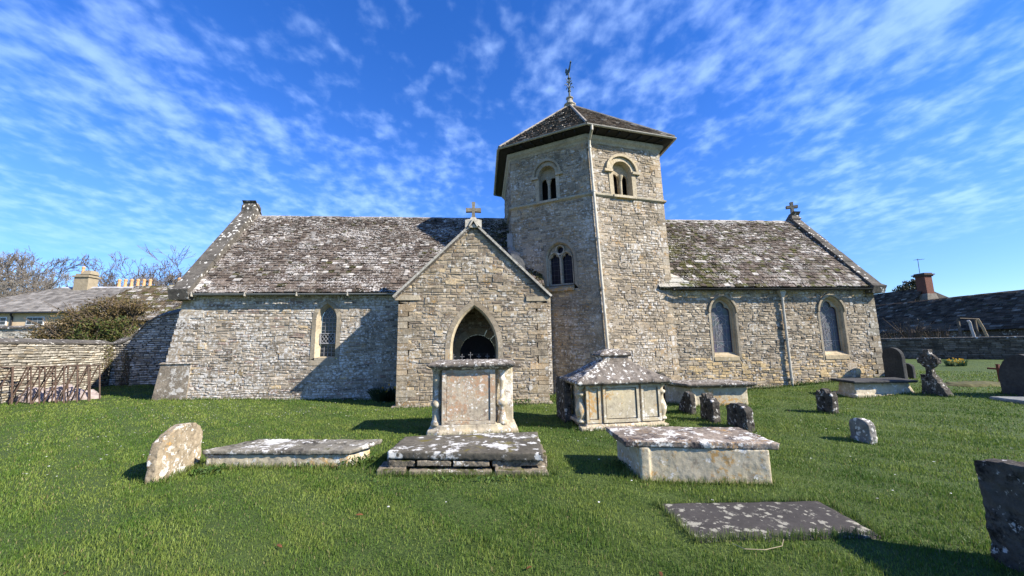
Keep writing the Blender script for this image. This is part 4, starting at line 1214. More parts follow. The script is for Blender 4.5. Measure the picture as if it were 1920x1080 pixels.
m.plate(MT, [(-.505, .275), (.315, .275), (.315, 1.155), (-.505, 1.155)], n0=-.01, n1=.008)
m.build('front_panel', stone('rusty_tomb_panel', (.37, .315, .235), attr=False, var=.22, white=.42, wscale=11, spots=.25, sscale=24, dark=.5, dscale=9, dcol=(.18, .13, .095), orange=.7, oscale=2, ocol=(.40, .24, .14), pale=.3, bump=.5), t)
PB = [(.13, 0), (.13, .05), (.10, .10), (.07, .22), (.065, .30), (.085, .33), (.125, .36), (.135, .40), (.115, .44), (.07, .47), (.055, .52), (.06, .7), (.07, .80), (.095, .84), (.07, .88), (.065, .93), (.09, .97), (.115, 1.0), (.12, 1.03)]
for sx in (-.715, .565):
    for sy in (.10, .85): baluster('baluster', X(sx, sy, .17), 1.07, t, M_TOMB, .82, PB)
m = MB()
m.loft([[X(*p) for p in q] for q in ([(-.74, -.02, 1.22), (.68, -.02, 1.22), (.68, .92, 1.22), (-.74, .92, 1.22)], [(-.80, -.07, 1.25), (.74, -.07, 1.25), (.74, .96, 1.25), (-.80, .96, 1.25)],
        [(-.87, -.14, 1.30), (.82, -.14, 1.30), (.82, 1.0, 1.30), (-.87, 1.0, 1.30)], [(-.88, -.15, 1.355), (.83, -.15, 1.355), (.83, 1.02, 1.355), (-.88, 1.02, 1.355)], [(-.7, 0, 1.40), (.66, 0, 1.40), (.66, .88, 1.40), (-.7, .88, 1.40)])])
erode(m.build('cornice_slab', M_TOMBTOP, t), .017, .008, 8, .012, seed=4)
m = MB(); m.box(-.28, .2, -.012, .012, .0, .01, M=X)

# --- hipped tomb with a tiered roof
t = thing('hipped_tomb', 'pale chest tomb with a tiered lichen spotted hipped stone roof and corner balusters', 'tomb', (2.85, 8.3, 0), 'chest tombs in the churchyard')
X = xf(2.88, 7.93, 0, radians(4))
def MT(u, v, n): return X(u, -n, v)
m = MB()
m.box(-.80, .80, .02, 1.0, .05, .86, M=X); m.box(-.82, .82, -.03, 1.05, -.1, .10, M=X); m.box(-.93, .93, .1, .95, .08, .15, M=X)
for k in range(5): m.box(-.95 + k * .38, -.6 + k * .38, -.10, .1, -.1, .06 + .01 * (k % 2), M=X)
erode(m.build('body', M_TOMB, t), .018, .006, 9, .008, seed=3)
m = MB()
for (a, b, n1) in ((-.80, -.50, .03), (-.45, .32, .045), (.38, .80, .03)):
    m.plate(MT, [(a, .12), (b, .12), (b, .85), (a, .85)], [[(a + .05, .18), (b - .05, .18), (b - .05, .80), (a + .05, .80)]], n0=-.03, n1=n1)
    m.plate(MT, [(a + .07, .2), (b - .07, .2), (b - .07, .78), (a + .07, .78)], n0=-.03, n1=n1 - .022)
m.build('front_panel', M_CREAM, t)
for sx in (-.89, .87):
    for sy in (.10, .92): baluster('baluster', X(sx, sy, .13), .74, t, M_CREAM, .95)
m = MB()
def rect(hx, y0, y1, z): return [X(-hx, y0, z), X(hx, y0, z), X(hx, y1, z), X(-hx, y1, z)]
m.loft([rect(.97, -.10, 1.12, .855), rect(1.03, -.15, 1.17, .90), rect(1.02, -.14, 1.16, .95), rect(.80, .03, .99, 1.05), rect(.66, .12, .90, 1.14), rect(.57, .16, .86, 1.18), rect(.42, .24, .78, 1.28), rect(.30, .29, .73, 1.33), rect(.29, .3, .72, 1.42),
        rect(.37, .25, .77, 1.43), rect(.37, .25, .77, 1.465), rect(.22, .36, .66, 1.545), rect(.12, .44, .58, 1.57)])
erode(m.build('roof', M_TOMBTOP, t), .02, .012, 7, .012, seed=6)

# --- low broken chest tomb, left
t = thing('low_chest_tomb', 'low sunken chest tomb with a thin white lichened slab slipping off its broken sides', 'tomb', (-2.9, 6.4, 0), 'chest tombs in the churchyard')
m = MB()
def quadbox(m, P, z0, z1, zt=None):
    m.hexa([(*p, z0) for p in P] + [(*p, z1 if zt is None else zt[i]) for i, p in enumerate(P)])
quadbox(m, [(-4.05, 6.26), (-3.97, 6.25), (-3.88, 6.70), (-3.95, 6.72)], -.2, .14)
quadbox(m, [(-3.95, 6.245), (-2.56, 6.10), (-2.56, 6.22), (-3.9, 6.38)], -.2, .17)
quadbox(m, [(-2.535, 6.10), (-2.27, 6.07), (-2.27, 6.2), (-2.53, 6.22)], -.2, .165)
quadbox(m, [(-2.245, 6.07), (-1.95, 6.045), (-1.74, 6.48), (-2.25, 6.25)], -.2, .165)
erode(m.build('side_slabs', M_CREAM, t), .018, .008, 9, .01, seed=8)
m = MB(); quadbox(m, [(-4.09, 6.30), (-3.35, 6.22), (-3.3, 6.5), (-4.0, 6.6)], .135, .175)
erode(m.build('broken_slab', M_TOMBTOP, t), .015, .008, 9, seed=9)
m = MB(); m.hexa([(-4.08, 6.22, .185), (-1.92, 6.00, .165), (-1.60, 6.52, .185), (-3.62, 6.80, .20), (-4.08, 6.22, .245), (-1.90, 6.00, .225), (-1.58, 6.54, .245), (-3.60, 6.82, .26)])
M_WHITESLAB = stone('white_lichened_slab', (.19, .175, .14), attr=False, white=.54, wscale=4, wcol=(.64, .63, .59), dark=.55, dscale=4, moss=.25, bump=.6)
erode(m.build('top_slab', M_WHITESLAB, t), .016, .010, 6, .012, seed=10)

# --- ledger on rough stones, centre
t = thing('ledger_tomb', 'wide flat ledger slab with white lichen patches on a base of rough stacked stones', 'tomb', (-.2, 6.0, 0), 'chest tombs in the churchyard')
m = MB(); r2 = random.Random(3)
x = -1.34
k = 0
for x0, x1, kind in ((-1.30, -.93, 0), (-.90, -.43, 1), (-.40, .09, 1), (.13, .80, 0)):
    yb = 5.70 - (x0 + 1.3) * .15
    z0, z1 = .075 + r2.uniform(-.01, .01), .15
    quadbox(m, [(x0, yb + .01), (x1, yb - .05), (x1, yb + .3), (x0, yb + .3)], z0, z1)
    if kind:
        for q in range(3): quadbox(m, [(x0, yb - .014), (x1, yb - .074), (x1, yb + .2), (x0, yb + .2)], z0 + .006 + q * .026, z0 + .020 + q * .026)
for x0, x1 in ((-1.44, -1.05), (-1.0, -.55), (-.53, .12), (.16, .52), (.54, .86)):
    yb = 5.62 - (x0 + 1.3) * .15; quadbox(m, [(x0, yb), (x1, yb - .06), (x1, yb + .4), (x0, yb + .4)], -.2, .052 + r2.uniform(-.012, .006))
for y0 in (5.9, 6.2, 6.5):
    quadbox(m, [(.74, y0 - .25), (.90, y0 - .26), (.92, y0 + .02), (.74, y0 + .02)], -.1, .16); quadbox(m, [(-1.34, y0 - .1), (-1.1, y0 - .1), (-1.1, y0 + .2), (-1.32, y0 + .2)], -.1, .16)
erode(m.build('base_stones', M_ROUGH, t), .0105, .005, 14, .008, seed=11)
m = MB(); m.hexa([(-1.31, 5.70, .165), (.80, 5.36, .155), (.90, 6.60, .165), (-1.24, 6.58, .165), (-1.32, 5.70, .272), (.81, 5.35, .262), (.91, 6.62, .272), (-1.25, 6.60, .272)])
erode(m.build('top_slab', M_LEDGER, t), .02, .006, 5, .006, seed=12)

# --- table tomb, right of centre
t = thing('table_tomb', 'low chest tomb with orange lichened side and overhanging mottled slab, nearest the foreground grave slab', 'tomb', (2.7, 5.2, 0), 'chest tombs in the churchyard')
m = MB()
quadbox(m, [(2.0, 5.025), (3.48, 4.665), (3.62, 5.42), (1.96, 5.80)], -.2, .385)
quadbox(m, [(1.985, 5.005), (2.10, 4.975), (2.12, 5.06), (2.0, 5.09)], -.2, .385)
erode(m.build('body', M_CREAM, t), .017, .005, 8, .006, seed=13)
m = MB(); m.hexa([(1.82, 5.03, .38), (3.585, 4.645, .38), (3.70, 5.54, .38), (1.85, 5.92, .38), (1.80, 5.02, .462), (3.605, 4.635, .462), (3.72, 5.57, .462), (1.83, 5.95, .462)])
M_MOTTLED = stone('mottled_slab', (.23, .19, .15), attr=False, white=.58, wscale=6.0, dark=.62, dscale=4, dcol=(.055, .045, .045), spots=.15, sscale=14, orange=.35, bump=.7)
erode(m.build('top_slab', M_MOTTLED, t), .017, .009, 6, .012, seed=14)

# --- chest tomb in the middle distance and one by the east corner
t = thing('chest_tomb', 'plain pale chest tomb with a dark moulded lid below the first chancel window', 'tomb', (6.3, 10.4, 0), 'chest tombs in the churchyard')
m = MB(); quadbox(m, [(5.6, 10.2), (7.12, 10.14), (7.0, 11.0), (5.22, 11.05)], -.2, .50)
m.hexa([(5.56, 10.17, .0), (5.66, 10.165, .0), (5.66, 10.3, .0), (5.56, 10.3, .0), (5.56, 10.17, .5), (5.66, 10.165, .5), (5.66, 10.3, .5), (5.56, 10.3, .5)])
erode(m.build('body', M_CREAM, t), .025, .006, 7, seed=15)
m = MB(); m.loft([[(5.54, 10.12, .48), (7.16, 10.05, .48), (7.06, 11.08, .48), (5.2, 11.1, .48)], [(5.40, 10.03, .54), (7.28, 9.96, .54), (7.18, 11.16, .54), (5.08, 11.2, .54)], [(5.38, 10.02, .60), (7.29, 9.95, .60), (7.19, 11.17, .60), (5.06, 11.22, .60)]])
erode(m.build('lid', M_TOMBTOP, t), .022, .008, 7, seed=16)
t = thing('chest_tomb', 'long low chest tomb with sloping sides and dark flat slab by the chancel corner', 'tomb', (11.6, 11, .1), 'chest tombs in the churchyard')
m = MB()
quadbox(m, [(10.64, 10.53), (12.60, 10.40), (12.9, 11.4), (10.85, 11.5)], -.1, .13)
m.hexa([(10.72, 10.6, .1), (12.44, 10.48, .1), (12.8, 11.3, .1), (10.92, 11.4, .1), (10.76, 10.68, .46), (12.34, 10.56, .46), (12.7, 11.2, .46), (10.96, 11.34, .46)])
erode(m.build('body', M_CREAM, t), .025, .006, 7, seed=17)
m = MB(); m.hexa([(10.62, 10.52, .44), (12.46, 10.40, .44), (12.82, 11.34, .44), (10.84, 11.5, .44), (10.60, 10.50, .515), (12.48, 10.38, .515), (12.84, 11.36, .515), (10.82, 11.52, .515)])
erode(m.build('slab', M_SMOOTHSTONE, t), .025, .004, 6, seed=18)

# --- flush slab in the grass, foreground
m = MB(); m.hexa([(1.86, 4.26, -.1), (1.82, 3.44, -.1), (3.46, 3.36, -.1), (3.56, 4.13, -.1), (1.86, 4.26, .010), (1.82, 3.44, .008), (3.46, 3.36, .012), (3.56, 4.13, .012)])
o = m.build('grave_slab', M_FLAG, loc=(2.65, 3.8, 0))
tag(erode(o, .03, .004, 4, seed=19), 'dark flat grave slab dotted with pale lichen, sunk flush into the foreground grass', 'grave slab')

# --- headstones: slabs standing with their faces east and west
def headstone(label, y0, y1, x, th, prof, mat, lean=(0, 0), zb=0.0, group='headstones in the churchyard', vox=.016, amp=.012, seed=0, cat='headstone', extra=None, rot=0.0):
    """prof: outline in (0..1 along y, z)"""
    m = MB(); W = y1 - y0; yc = (y0 + y1) / 2
    def M(u, v, n):
        px, py = n + v * lean[0], (u - .5) * W + v * lean[1]
        ca, sa = cos(rot), sin(rot)
        return (x + px * ca - py * sa, yc + px * sa + py * ca, zb + v)
    m.plate(M, prof, n0=-th / 2, n1=th / 2, back=True)
    if extra: extra(m, M)
    o = m.build('headstone', mat, loc=(x, yc, zb))
    erode(o, vox, amp, 8, amp * .8, seed=seed)
    return tag(o, label, cat, group)
def round_top(h, sh, n=10, flat=1.0):
    return [(0, -.25), (1, -.25), (1, sh)] + [(.5 + .5 * cos(pi * i / n), sh + (h - sh) * sin(pi * i / n) ** flat) for i in range(1, n)] + [(0, sh)]
headstone('pale lichen covered round topped headstone leaning by the left edge of the low broken tomb', 5.62, 6.44, -4.30, .13,
          [(0, -.25), (1, -.25), (1.02, .46), (.95, .56), (.82, .63), (.62, .65), (.42, .635), (.22, .56), (.08, .47), (.03, .38)], M_OLDSTONE, (-.04, .03), seed=21, vox=.014)
headstone('broad blackened headstone standing against the left end of the hipped tomb', 8.55, 9.5, 1.86, .16, round_top(.95, .86), M_DARKSTONE, (.02, .1), seed=22)
headstone('narrow dark headstone with rounded top showing behind the right end of the hipped tomb', 11.32, 12.05, 5.4, .14, round_top(.80, .66), M_DARKSTONE, seed=23)
headstone('low dark headstone stump leaning at the corner of the pale chest tomb', 9.12, 9.75, 5.02, .13, [(0, -.2), (1.02, -.2), (.98, .1), (.55, .44), (.40, .50), (.05, .46)], M_DARKSTONE, seed=24)
headstone('broken headstone with jagged pale top left of the round topped pair', 8.12, 8.6, 4.96, .17, [(0, -.2), (1, -.2), (1.02, .49), (.86, .47), (.78, .58), (.62, .5), (.5, .60), (.36, .46), (.2, .5), (0, .42)], M_DARKSTONE, seed=25)
headstone('small squat rounded headstone, dark face and white lichened edge, behind the near chest tomb', 7.30, 7.90, 5.12, .17, round_top(.47, .33), M_DARKSTONE, seed=26)
headstone('small square headstone with a ragged top, white along its sunny edge, on the open grass', 8.62, 9.04, 8.15, .17, [(0, -.2), (1, -.2), (1.03, .42), (.9, .5), (.75, .45), (.62, .56), (.4, .53), (.3, .45), (.1, .48), (-.02, .40)], M_DARKSTONE, (0.03, .02), seed=27)
headstone('tiny rounded headstone with pale mottled face, alone on the grass at right', 6.16, 6.52, 6.42, .13, round_top(.37, .27), stone('mottled_headstone', (.2, .19, .17), attr=False, white=.42, wscale=6, spots=.5, sscale=16, dark=.4, dscale=8, moss=.3, bump=.7), (.02, 0), seed=28)
headstone('large dark mossy headstone cropped by the right edge in the foreground', 1.95, 2.97, 4.02, .17, [(0, -.25), (1, -.25), (1.0, .5), (1.01, .73), (.8, .76), (.4, .80), (0, .82)], M_DARKSTONE, seed=29, vox=.014, amp=.016)
headstone('tall dark arched headstone beside the east corner of the church', 12.30, 12.95, 14.35, .13, [(0, -.2), (1, -.2), (1, .80)] + [(.5 + .5 * cos(pi * i / 10), .80 + .32 * sin(pi * i / 10)) for i in range(1, 10)] + [(0, .80)], M_SMOOTHSTONE, zb=.28, seed=30, amp=.004)
headstone('lower dark headstone just right of the tall arched one', 12.66, 13.2, 15.1, .12, round_top(.56, .42), M_SMOOTHSTONE, zb=.28, seed=31, amp=.004)
headstone('big smooth dark headstone with an arched top at the right edge of the picture', 8.78, 9.74, 14.2, .16, [(0, -.2), (1, -.2), (1, .55), (.96, .72), (.86, .90), (.70, 1.02), (.5, 1.09), (.3, 1.02), (.14, .90), (.04, .72), (0, .55)], M_SMOOTHSTONE, zb=.16, seed=32, amp=.005)

# --- celtic cross on a stepped side
t = thing('celtic_cross', 'weathered celtic wheel cross gravestone with stepped base on the right lawn', 'gravestone', (12.6, 10.05, .14))
m = MB()
def MCx(u, v, n): return (12.58 + n, 10.36 - u, .13 + v)
m.plate(MCx, [(0.0, -.2), (.62, -.2), (.62, .05), (.58, .10), (.54, .22), (.50, .24), (.48, .34), (.42, .36), (.42, .44), (.37, .50), (.34, .52), (.34, .56), (.04, .56), (.02, .16), (0, .12)], n0=-.10, n1=.10, back=True)
base = erode(m.build('plinth', M_DARKSTONE, t), .016, .006, 8, seed=33)
m = MB(); cx, cz = .235, .94
m.plate(MCx, [(cx - .085, .54), (cx + .085, .54), (cx + .055, cz - .10), (cx + .25, cz - .07), (cx + .25, cz + .07), (cx + .055, cz + .07), (cx + .075, 1.26), (cx - .075, 1.26), (cx - .055, cz + .07), (cx - .25, cz + .07), (cx - .25, cz - .07), (cx - .055, cz - .10)], n0=-.07, n1=.07, back=True)
m.plate(MCx, circle(cx, cz, .215, 24), [circle(cx, cz, .145, 20)], n0=-.05, n1=.05, back=True)
erode(m.build('wheel_cross', M_DARKSTONE, t), .012, .005, 9, seed=34)

# --- wooden cross, flat slab and mound at right
m = MB(); m.bar((16.5, 11.36, .1), (16.5, 11.36, .84), .07, .05); m.bar((16.5, 11.12, .68), (16.5, 11.62, .70), .06, .05)
m.bar((16.5, 11.36, .83), (16.5, 11.36, .845), .085, .065)
tag(m.build('wooden_cross', plain('reddish_wood', (.11, .028, .018), .7, var=.35), loc=(16.5, 11.36, .28)), 'small reddish brown wooden grave cross near the right boundary wall', 'grave cross')
m = MB(); m.hexa([(13.05, 9.3, .02), (12.95, 8.5, .02), (14.0, 8.2, .02), (14.6, 8.9, .02), (13.05, 9.3, .19), (12.95, 8.5, .18), (14.0, 8.2, .19), (14.6, 8.9, .20)])
tag(erode(m.build('grave_slab', stone('grey_flat_slab', (.20, .21, .20), attr=False, white=.2, dark=.2, bump=.4), loc=(13.6, 8.7, .1)), .03, .006, 5, seed=35), 'flat grey grave slab lying on the lawn at the right edge', 'grave slab')
m = MB()
ring = lambda rx, ry, z: [(15.4 + rx * cos(a), 11.2 + ry * sin(a), z) for a in [2 * pi * k / 16 for k in range(16)]]
m.loft([ring(1.1, .55, .15), ring(1.05, .5, .24), ring(.85, .38, .30), ring(.4, .15, .33)])
tag(erode(m.build('grave_mound', plain('bare_mossy_soil', (.075, .07, .022), .95, var=.5, scale=8), loc=(15.4, 11.2, .2)), .05, .03, 4, seed=36), 'low brown grave mound at the foot of the wooden cross', 'grave mound')

# ================================================================== BOUNDARY WALLS AND NEIGHBOURING BUILDINGS
def line_map(A, B):
    A = Vector((*A, 0)); B = Vector((*B, 0)); d = B - A; W = d.length; d.normalize(); nrm = Vector((d.y, -d.x, 0))
    def M(u, v, n):
        p = A + d * u + nrm * n; return (p.x, p.y, v)
    return M, W
def dry(u, v, r):
    k = r.uniform(.65, 1.25) * (1.0 if r.random() > .15 else .6)
    return tuple(c * k for c in ((.42, .395, .335) if r.random() > .15 else (.43, .375, .28)))
rw = random.Random(77)
# --- garden wall on the left with a ramped end
t = thing('garden_wall', 'dry stone garden wall with dark coping sweeping up to meet the church west end', 'wall', (-15.5, 16, 0))
m = MB(); back = MB(); cp = MB()
M1, W1 = line_map((-13.2, 6.0), (-15.8, 17.9))
def flip(M, W): return lambda u, v, n: M(W - u, v, n)
# faces look east: run from north to south
Mf, Wf = line_map((-15.8, 17.9), (-13.2, 6.0))
M1 = lambda u, v, n: Mf(u, v, -n)
poly = [(0, -.4), (Wf, -.4), (Wf, 1.98), (0, 1.98)]
back.plate(M1, poly, n0=-.45, n1=0, back=True); masonry(m, M1, poly, [], (.05, .11), (.12, .38), dry, rw, relief=(.0, .045), gap=.012, jit=.014, jump=0, tilt=.014)
k = 14
for i in range(k):
    u0, u1 = Wf * i / k + .006, Wf * (i + 1) / k
    P = [M1(u0, 1.98, .06), M1(u1, 1.98, .06), M1(u1, 1.98, -.5), M1(u0, 1.98, -.5), M1(u0, 2.03, .06), M1(u1, 2.03, .06), M1(u1, 2.16, -.3), M1(u0, 2.16, -.3)]
    cp.hexa(P)
M2, W2_ = line_map((-15.8, 17.92), (-9.9, 17.5))
ramp = [(0, 1.98), (.35, 2.0), (.7, 2.15), (1.05, 2.5), (1.4, 2.85), (1.8, 3.1), (2.3, 3.22), (2.9, 3.3), (W2_, 3.35)]
poly = [(0, -.4), (W2_, -.4), (W2_, 3.35)] + ramp[::-1][1:]
back.plate(M2, poly, n0=-.45, n1=0, back=True); masonry(m, M2, poly, [], (.05, .11), (.12, .36), dry, rw, relief=(.0, .045), gap=.012, jit=.014, jump=0, tilt=.014)
for (a, b), (c, d) in zip(ramp[:-1], ramp[1:]):
    P = [M2(a, b, .07), M2(c, d, .07), M2(c, d, -.5), M2(a, b, -.5), M2(a, b + .07, .07), M2(c, d + .07, .07), M2(c, d + .30, -.4), M2(a, b + .30, -.4)]
    cp.hexa(P)
back.build('wall_core', plain('earth_bedding', (.07, .06, .045), .95, var=.3), t); m.build('stone_face', M_DRYWALL, t)
cp.build('coping', M_COPING, t)

# --- creepers on that wall
def leaf_cloud(m, pts, size, rng, cols, up=.3):
    for p in pts:
        s = rng.uniform(*size); a = Vector((rng.gauss(0, 1), rng.gauss(0, 1), rng.gauss(0, 1))).normalized(); b = a.cross(Vector((rng.gauss(0, 1), rng.gauss(0, 1), rng.gauss(0, 1)))).normalized()
        p = Vector(p); c = rng.choice(cols); k = rng.uniform(.7, 1.3)
        m.add([p - a * s, p + b * s * .45, p + a * s, p - b * s * .45], [(0, 1, 2, 3)], tuple(x * k for x in c))
def foliage(name, rough=.6, trans=.25):
    m, nt, b = new_mat(name)
    at = nn(nt, 'ShaderNodeAttribute', attribute_name='Col'); L(nt, at.outputs[0], b.inputs['Base Color'])
    b.inputs['Roughness'].default_value = rough; b.inputs['Specular IOR Level'].default_value = .25
    tr = nn(nt, 'ShaderNodeBsdfTranslucent'); L(nt, at.outputs[0], tr.inputs[0])
    mx = nn(nt, 'ShaderNodeMixShader', inp={0: trans}); L(nt, b.outputs[0], mx.inputs[1]); L(nt, tr.outputs[0], mx.inputs[2])
    L(nt, mx.outputs[0], nt.nodes['Material Output'].inputs[0])
    return m
M_LEAF = foliage('foliage')
M_TWIG = plain('creeper_stem', (.10, .075, .05), .9)
M_BARK = plain('grey_brown_bark', (.115, .098, .080), .95, var=.3, scale=3)
M_BARKPALE = plain('pale_grey_bark', (.21, .19, .16), .95, var=.3, scale=3)
rl = random.Random(4)
def creeper(label, fM, u0, w, z0, z1, n, cols, stems=6):
    t = thing('wall_creeper', label, 'creeper', fM(u0, z0, .05), 'creepers on the garden wall')
    m = MB()
    for k in range(stems):
        u = u0 + rl.uniform(-w, w) * .3; z = z0 - .1; p = []
        while z < z1 * rl.uniform(.8, 1): p.append(fM(u, z, .05 + rl.uniform(0, .03))); u += rl.gauss(0, .05); z += .15
        if len(p) > 1: m.tube(p, [.014 - .009 * i / len(p) for i in range(len(p))], 5)
    m.build('stem', M_TWIG, t)
    m = MB(); pts = []
    for k in range(n):
        z = z0 + (z1 - z0) * rl.random(); pts.append(fM(u0 + rl.gauss(0, w * .4), z, .04 + abs(rl.gauss(0, .05))))
    leaf_cloud(m, pts, (.025, .055), rl, cols); m.build('leaves', M_LEAF, t)
creeper('green creeper in the corner of the dry stone garden wall below the coping', M1, .15, .5, .35, 1.95, 420, [(.10, .11, .03), (.14, .12, .05), (.08, .06, .03)])
creeper('thin brown dead creeper on the ramped part of the garden wall', M2, .75, .35, .2, 1.9, 220, [(.13, .10, .05), (.10, .075, .04), (.11, .11, .04)])

# --- rusty trestles stored in a row by the wall
M_RUST = plain('rusted_angle_iron', (.10, .066, .05), .85, var=.45, scale=14)
def trestle():
    t = thing('rusty_trestle', 'x', 'trestle', (0, 0, 0), 'rusty trestles in a row by the garden wall')
    for (a, b) in (((.02, 0, 1.12), (.16, .02, -.02)), ((-.01, .03, 1.12), (-.42, -.02, -.02)), ((.0, .42, 1.10), (.12, .44, .0)), ((-.03, .42, 1.10), (-.46, .46, .0))):
        MB().bar(a, b, .028, .022).build('leg', M_RUST, t)
    MB().bar((0, -.02, 1.12), (-.01, .46, 1.10), .03).build('top_bar', M_RUST, t)
    MB().bar((-.22, 0, .58), (-.25, .46, .57), .025).build('brace', M_RUST, t)
    return t
def dup(root, loc, rz, label):
    r = root.copy(); COL.objects.link(r); r.location = loc; r.rotation_euler = (0, 0, rz); r['label'] = label
    for ch in list(root.children):
        c = ch.copy(); COL.objects.link(c); c.parent = r
    return r
proto = trestle()
spots = [(-14.75, 13.1), (-14.28, 13.05), (-13.92, 13.2), (-13.6, 13.12), (-13.28, 13.25), (-12.98, 13.2), (-12.7, 13.3), (-12.44, 13.36)]
ords = ['leftmost', 'second', 'third', 'fourth', 'fifth', 'sixth', 'seventh', 'rightmost']
for i, (x, y) in enumerate(spots):
    lab = 'rusty brown A-shaped metal trestle, %s in the row beside the garden wall' % (ords[i] + ('' if i in (0, 7) else ' from the left'))
    o = proto if i == 0 else dup(proto, (0, 0, 0), 0, lab)
    o.location = (x, y, g(x, y)); o.rotation_euler = (0, 0, rl.uniform(-.12, .12)); o['label'] = lab
m = MB(); m.tube([(-14.9, 13.1, 1.28), (-14, 13.15, 1.27), (-13.2, 13.22, 1.265), (-12.1, 13.4, 1.26)], .008, 5)
tag(m.build('wire', M_RUST), 'thin rusty wire strung along the tops of the trestles', 'wire')
m = MB()
for (x, y, s, h) in ((-14.6, 14.1, .55, .42), (-13.9, 14.2, .6, .5), (-13.3, 14.3, .5, .34), (-14.2, 13.9, .5, .3)):
    m.lathe([(s, -.2), (s * .95, h * .2), (s * .7, h * .65), (s * .35, h * .95), (.02, h)], (x, y, .12), 12, sq=.7)
tag(erode(m.build('tarpaulin', plain('grey_pink_sheet', (.30, .25, .235), .7, var=.25, scale=4), loc=(-14, 14.1, .1)), .04, .09, 3.5, seed=40), 'crumpled greyish pink tarpaulin heap behind the rusty trestles', 'tarpaulin')

# --- second wall and little shed behind the garden wall
t = thing('back_wall', 'pale stone wall with dark coping between the garden wall and the big house', 'wall', (-29, 26.5, 0))
M3, W3 = line_map((-38, 27.2), (-18, 25.6))
m = MB(); back = MB(); poly = [(0, -.2), (W3, -.2), (W3, 3.18), (0, 3.18)]
back.plate(M3, poly, n0=-.4, n1=0, back=True, col=(.25, .22, .17)); masonry(m, M3, [(0, 1.5), (W3, 1.5), (W3, 3.18), (0, 3.18)], [], (.08, .14), (.2, .5), dry, rw)
back.build('wall_core', M_MORTAR, t); m.build('stone_face', M_DRYWALL, t)
m = MB()
for i in range(16): m.hexa([M3(W3 * i / 16, 3.18, .1), M3(W3 * (i + 1) / 16 - .02, 3.18, .1), M3(W3 * (i + 1) / 16 - .02, 3.18, -.5), M3(W3 * i / 16, 3.18, -.5), M3(W3 * i / 16, 3.26, .1), M3(W3 * (i + 1) / 16 - .02, 3.26, .1), M3(W3 * (i + 1) / 16 - .02, 3.38, -.2), M3(W3 * i / 16, 3.38, -.2)])
m.build('coping', M_COPING, t)
m = MB(); m.box(-23.4, -21.9, 23.6, 25.2, -.2, 3.02); m.loft([[(-23.5, 23.5, 3.02), (-21.8, 23.5, 3.02), (-21.8, 25.3, 3.02), (-23.5, 25.3, 3.02)], [(-23.45, 23.55, 3.12), (-21.85, 23.55, 3.12), (-21.85, 25.25, 3.12), (-23.45, 25.25, 3.12)]])
tag(m.build('stone_pier', stone('grey_rendered_pier', (.21, .20, .17), attr=False, dark=.3, white=.2), loc=(-22.6, 24.4, 0)), 'square grey rendered pier beside the bush behind the garden wall', 'pier')

# --- outbuilding with mossy slate roof, behind the ramp
t = thing('outbuilding', 'low outbuilding with a mossy brown stone slate roof behind the ramped garden wall', 'outbuilding', (-20, 26, 0))
m = MB(); m.box(-23.5, -15, 24.0, 29.0, -.2, 3.35, (.3, .27, .2)); m.build('wall', M_DRYWALL, t)
m = MB(); fr = (-23.8, 23.7, -14.6, 29.3)
c4 = [Vector((fr[0], fr[1], 3.4)), Vector((fr[2], fr[1], 3.4)), Vector((fr[2], fr[3], 3.4)), Vector((fr[0], fr[3], 3.4))]
r0, r1 = Vector((-22.3, 26.5, 5.85)), Vector((-18.4, 26.5, 5.85))
def roof_face(m, a, b, top, ex, lr, colf, rng, th=(.015, .03)):
    d = (b - a); W_ = d.length; d.normalize(); S0 = top[0] - a; foot0 = S0.dot(d); S = S0 - d * foot0; H = S.length; S.normalize(); N = d.cross(S)
    Mq = (lambda u, v, n: tuple(a + d * u + S * v + N * n))
    poly = [(0, 0), (W_, 0)] + [((q - a).dot(d), H) for q in top[::-1]]
    m.plate(Mq, poly, n0=-.06, n1=-.012, col=(.06, .055, .05), outer=False)
    slates(m, Mq, poly, ex, lr, colf, rng, thick=th)
def mosscol(u, v, r):
    k = r.uniform(.6, 1.3); q = r.random()
    base = (.10, .075, .045) if q < .5 else ((.075, .07, .02) if q < .75 else ((.30, .28, .24) if q > .86 else (.06, .05, .04)))
    return tuple(c * k for c in base)
roof_face(m, c4[0], c4[1], [r0, r1], (.22, .16), (.25, .5), mosscol, rw); roof_face(m, c4[1], c4[2], [r1], (.22, .16), (.25, .5), mosscol, rw)
roof_face(m, c4[3], c4[0], [r0], (.22, .16), (.25, .5), mosscol, rw); roof_face(m, c4[2], c4[3], [r1, r0], (.22, .16), (.25, .5), mosscol, rw)
m.build('roof', M_SLATE_MOSSY, t)

# --- the big house on the left
M_WARMWALL = plain('warm_stone_wall', (.55, .42, .27), .9, var=.15, scale=2)
M_WHITEWOOD = plain('white_window_paint', (.7, .69, .66), .5, var=.05)
M_HOUSEGLASS = plain('window_glass', (.04, .045, .05), .1, var=.1)
M_BLACKGUT = plain('black_gutter', (.02, .02, .022), .5)
house = thing('country_house', 'large warm stone country house with hipped grey slate roof and rows of chimney pots', 'house', (-50, 53, 0))
m = MB(); m.box(-63, -34, 49.2, 58, 0, 6.4); m.build('wall', M_WARMWALL, house)
m = MB()
c4 = [Vector((-63.6, 48.7, 6.35)), Vector((-33.4, 48.7, 6.35)), Vector((-33.4, 58.5, 6.35)), Vector((-63.6, 58.5, 6.35))]
r0, r1 = Vector((-54.2, 53.6, 9.95)), Vector((-43, 53.6, 9.95))
def greys(u, v, r):
    k = r.uniform(.75, 1.25); b_ = (.19, .178, .16) if r.random() < .7 else (.13, .12, .108); return tuple(c * k for c in b_)
roof_face(m, c4[0], c4[1], [r0, r1], (.42, .24), (.4, .8), greys, rw); roof_face(m, c4[1], c4[2], [r1], (.42, .24), (.4, .8), greys, rw)
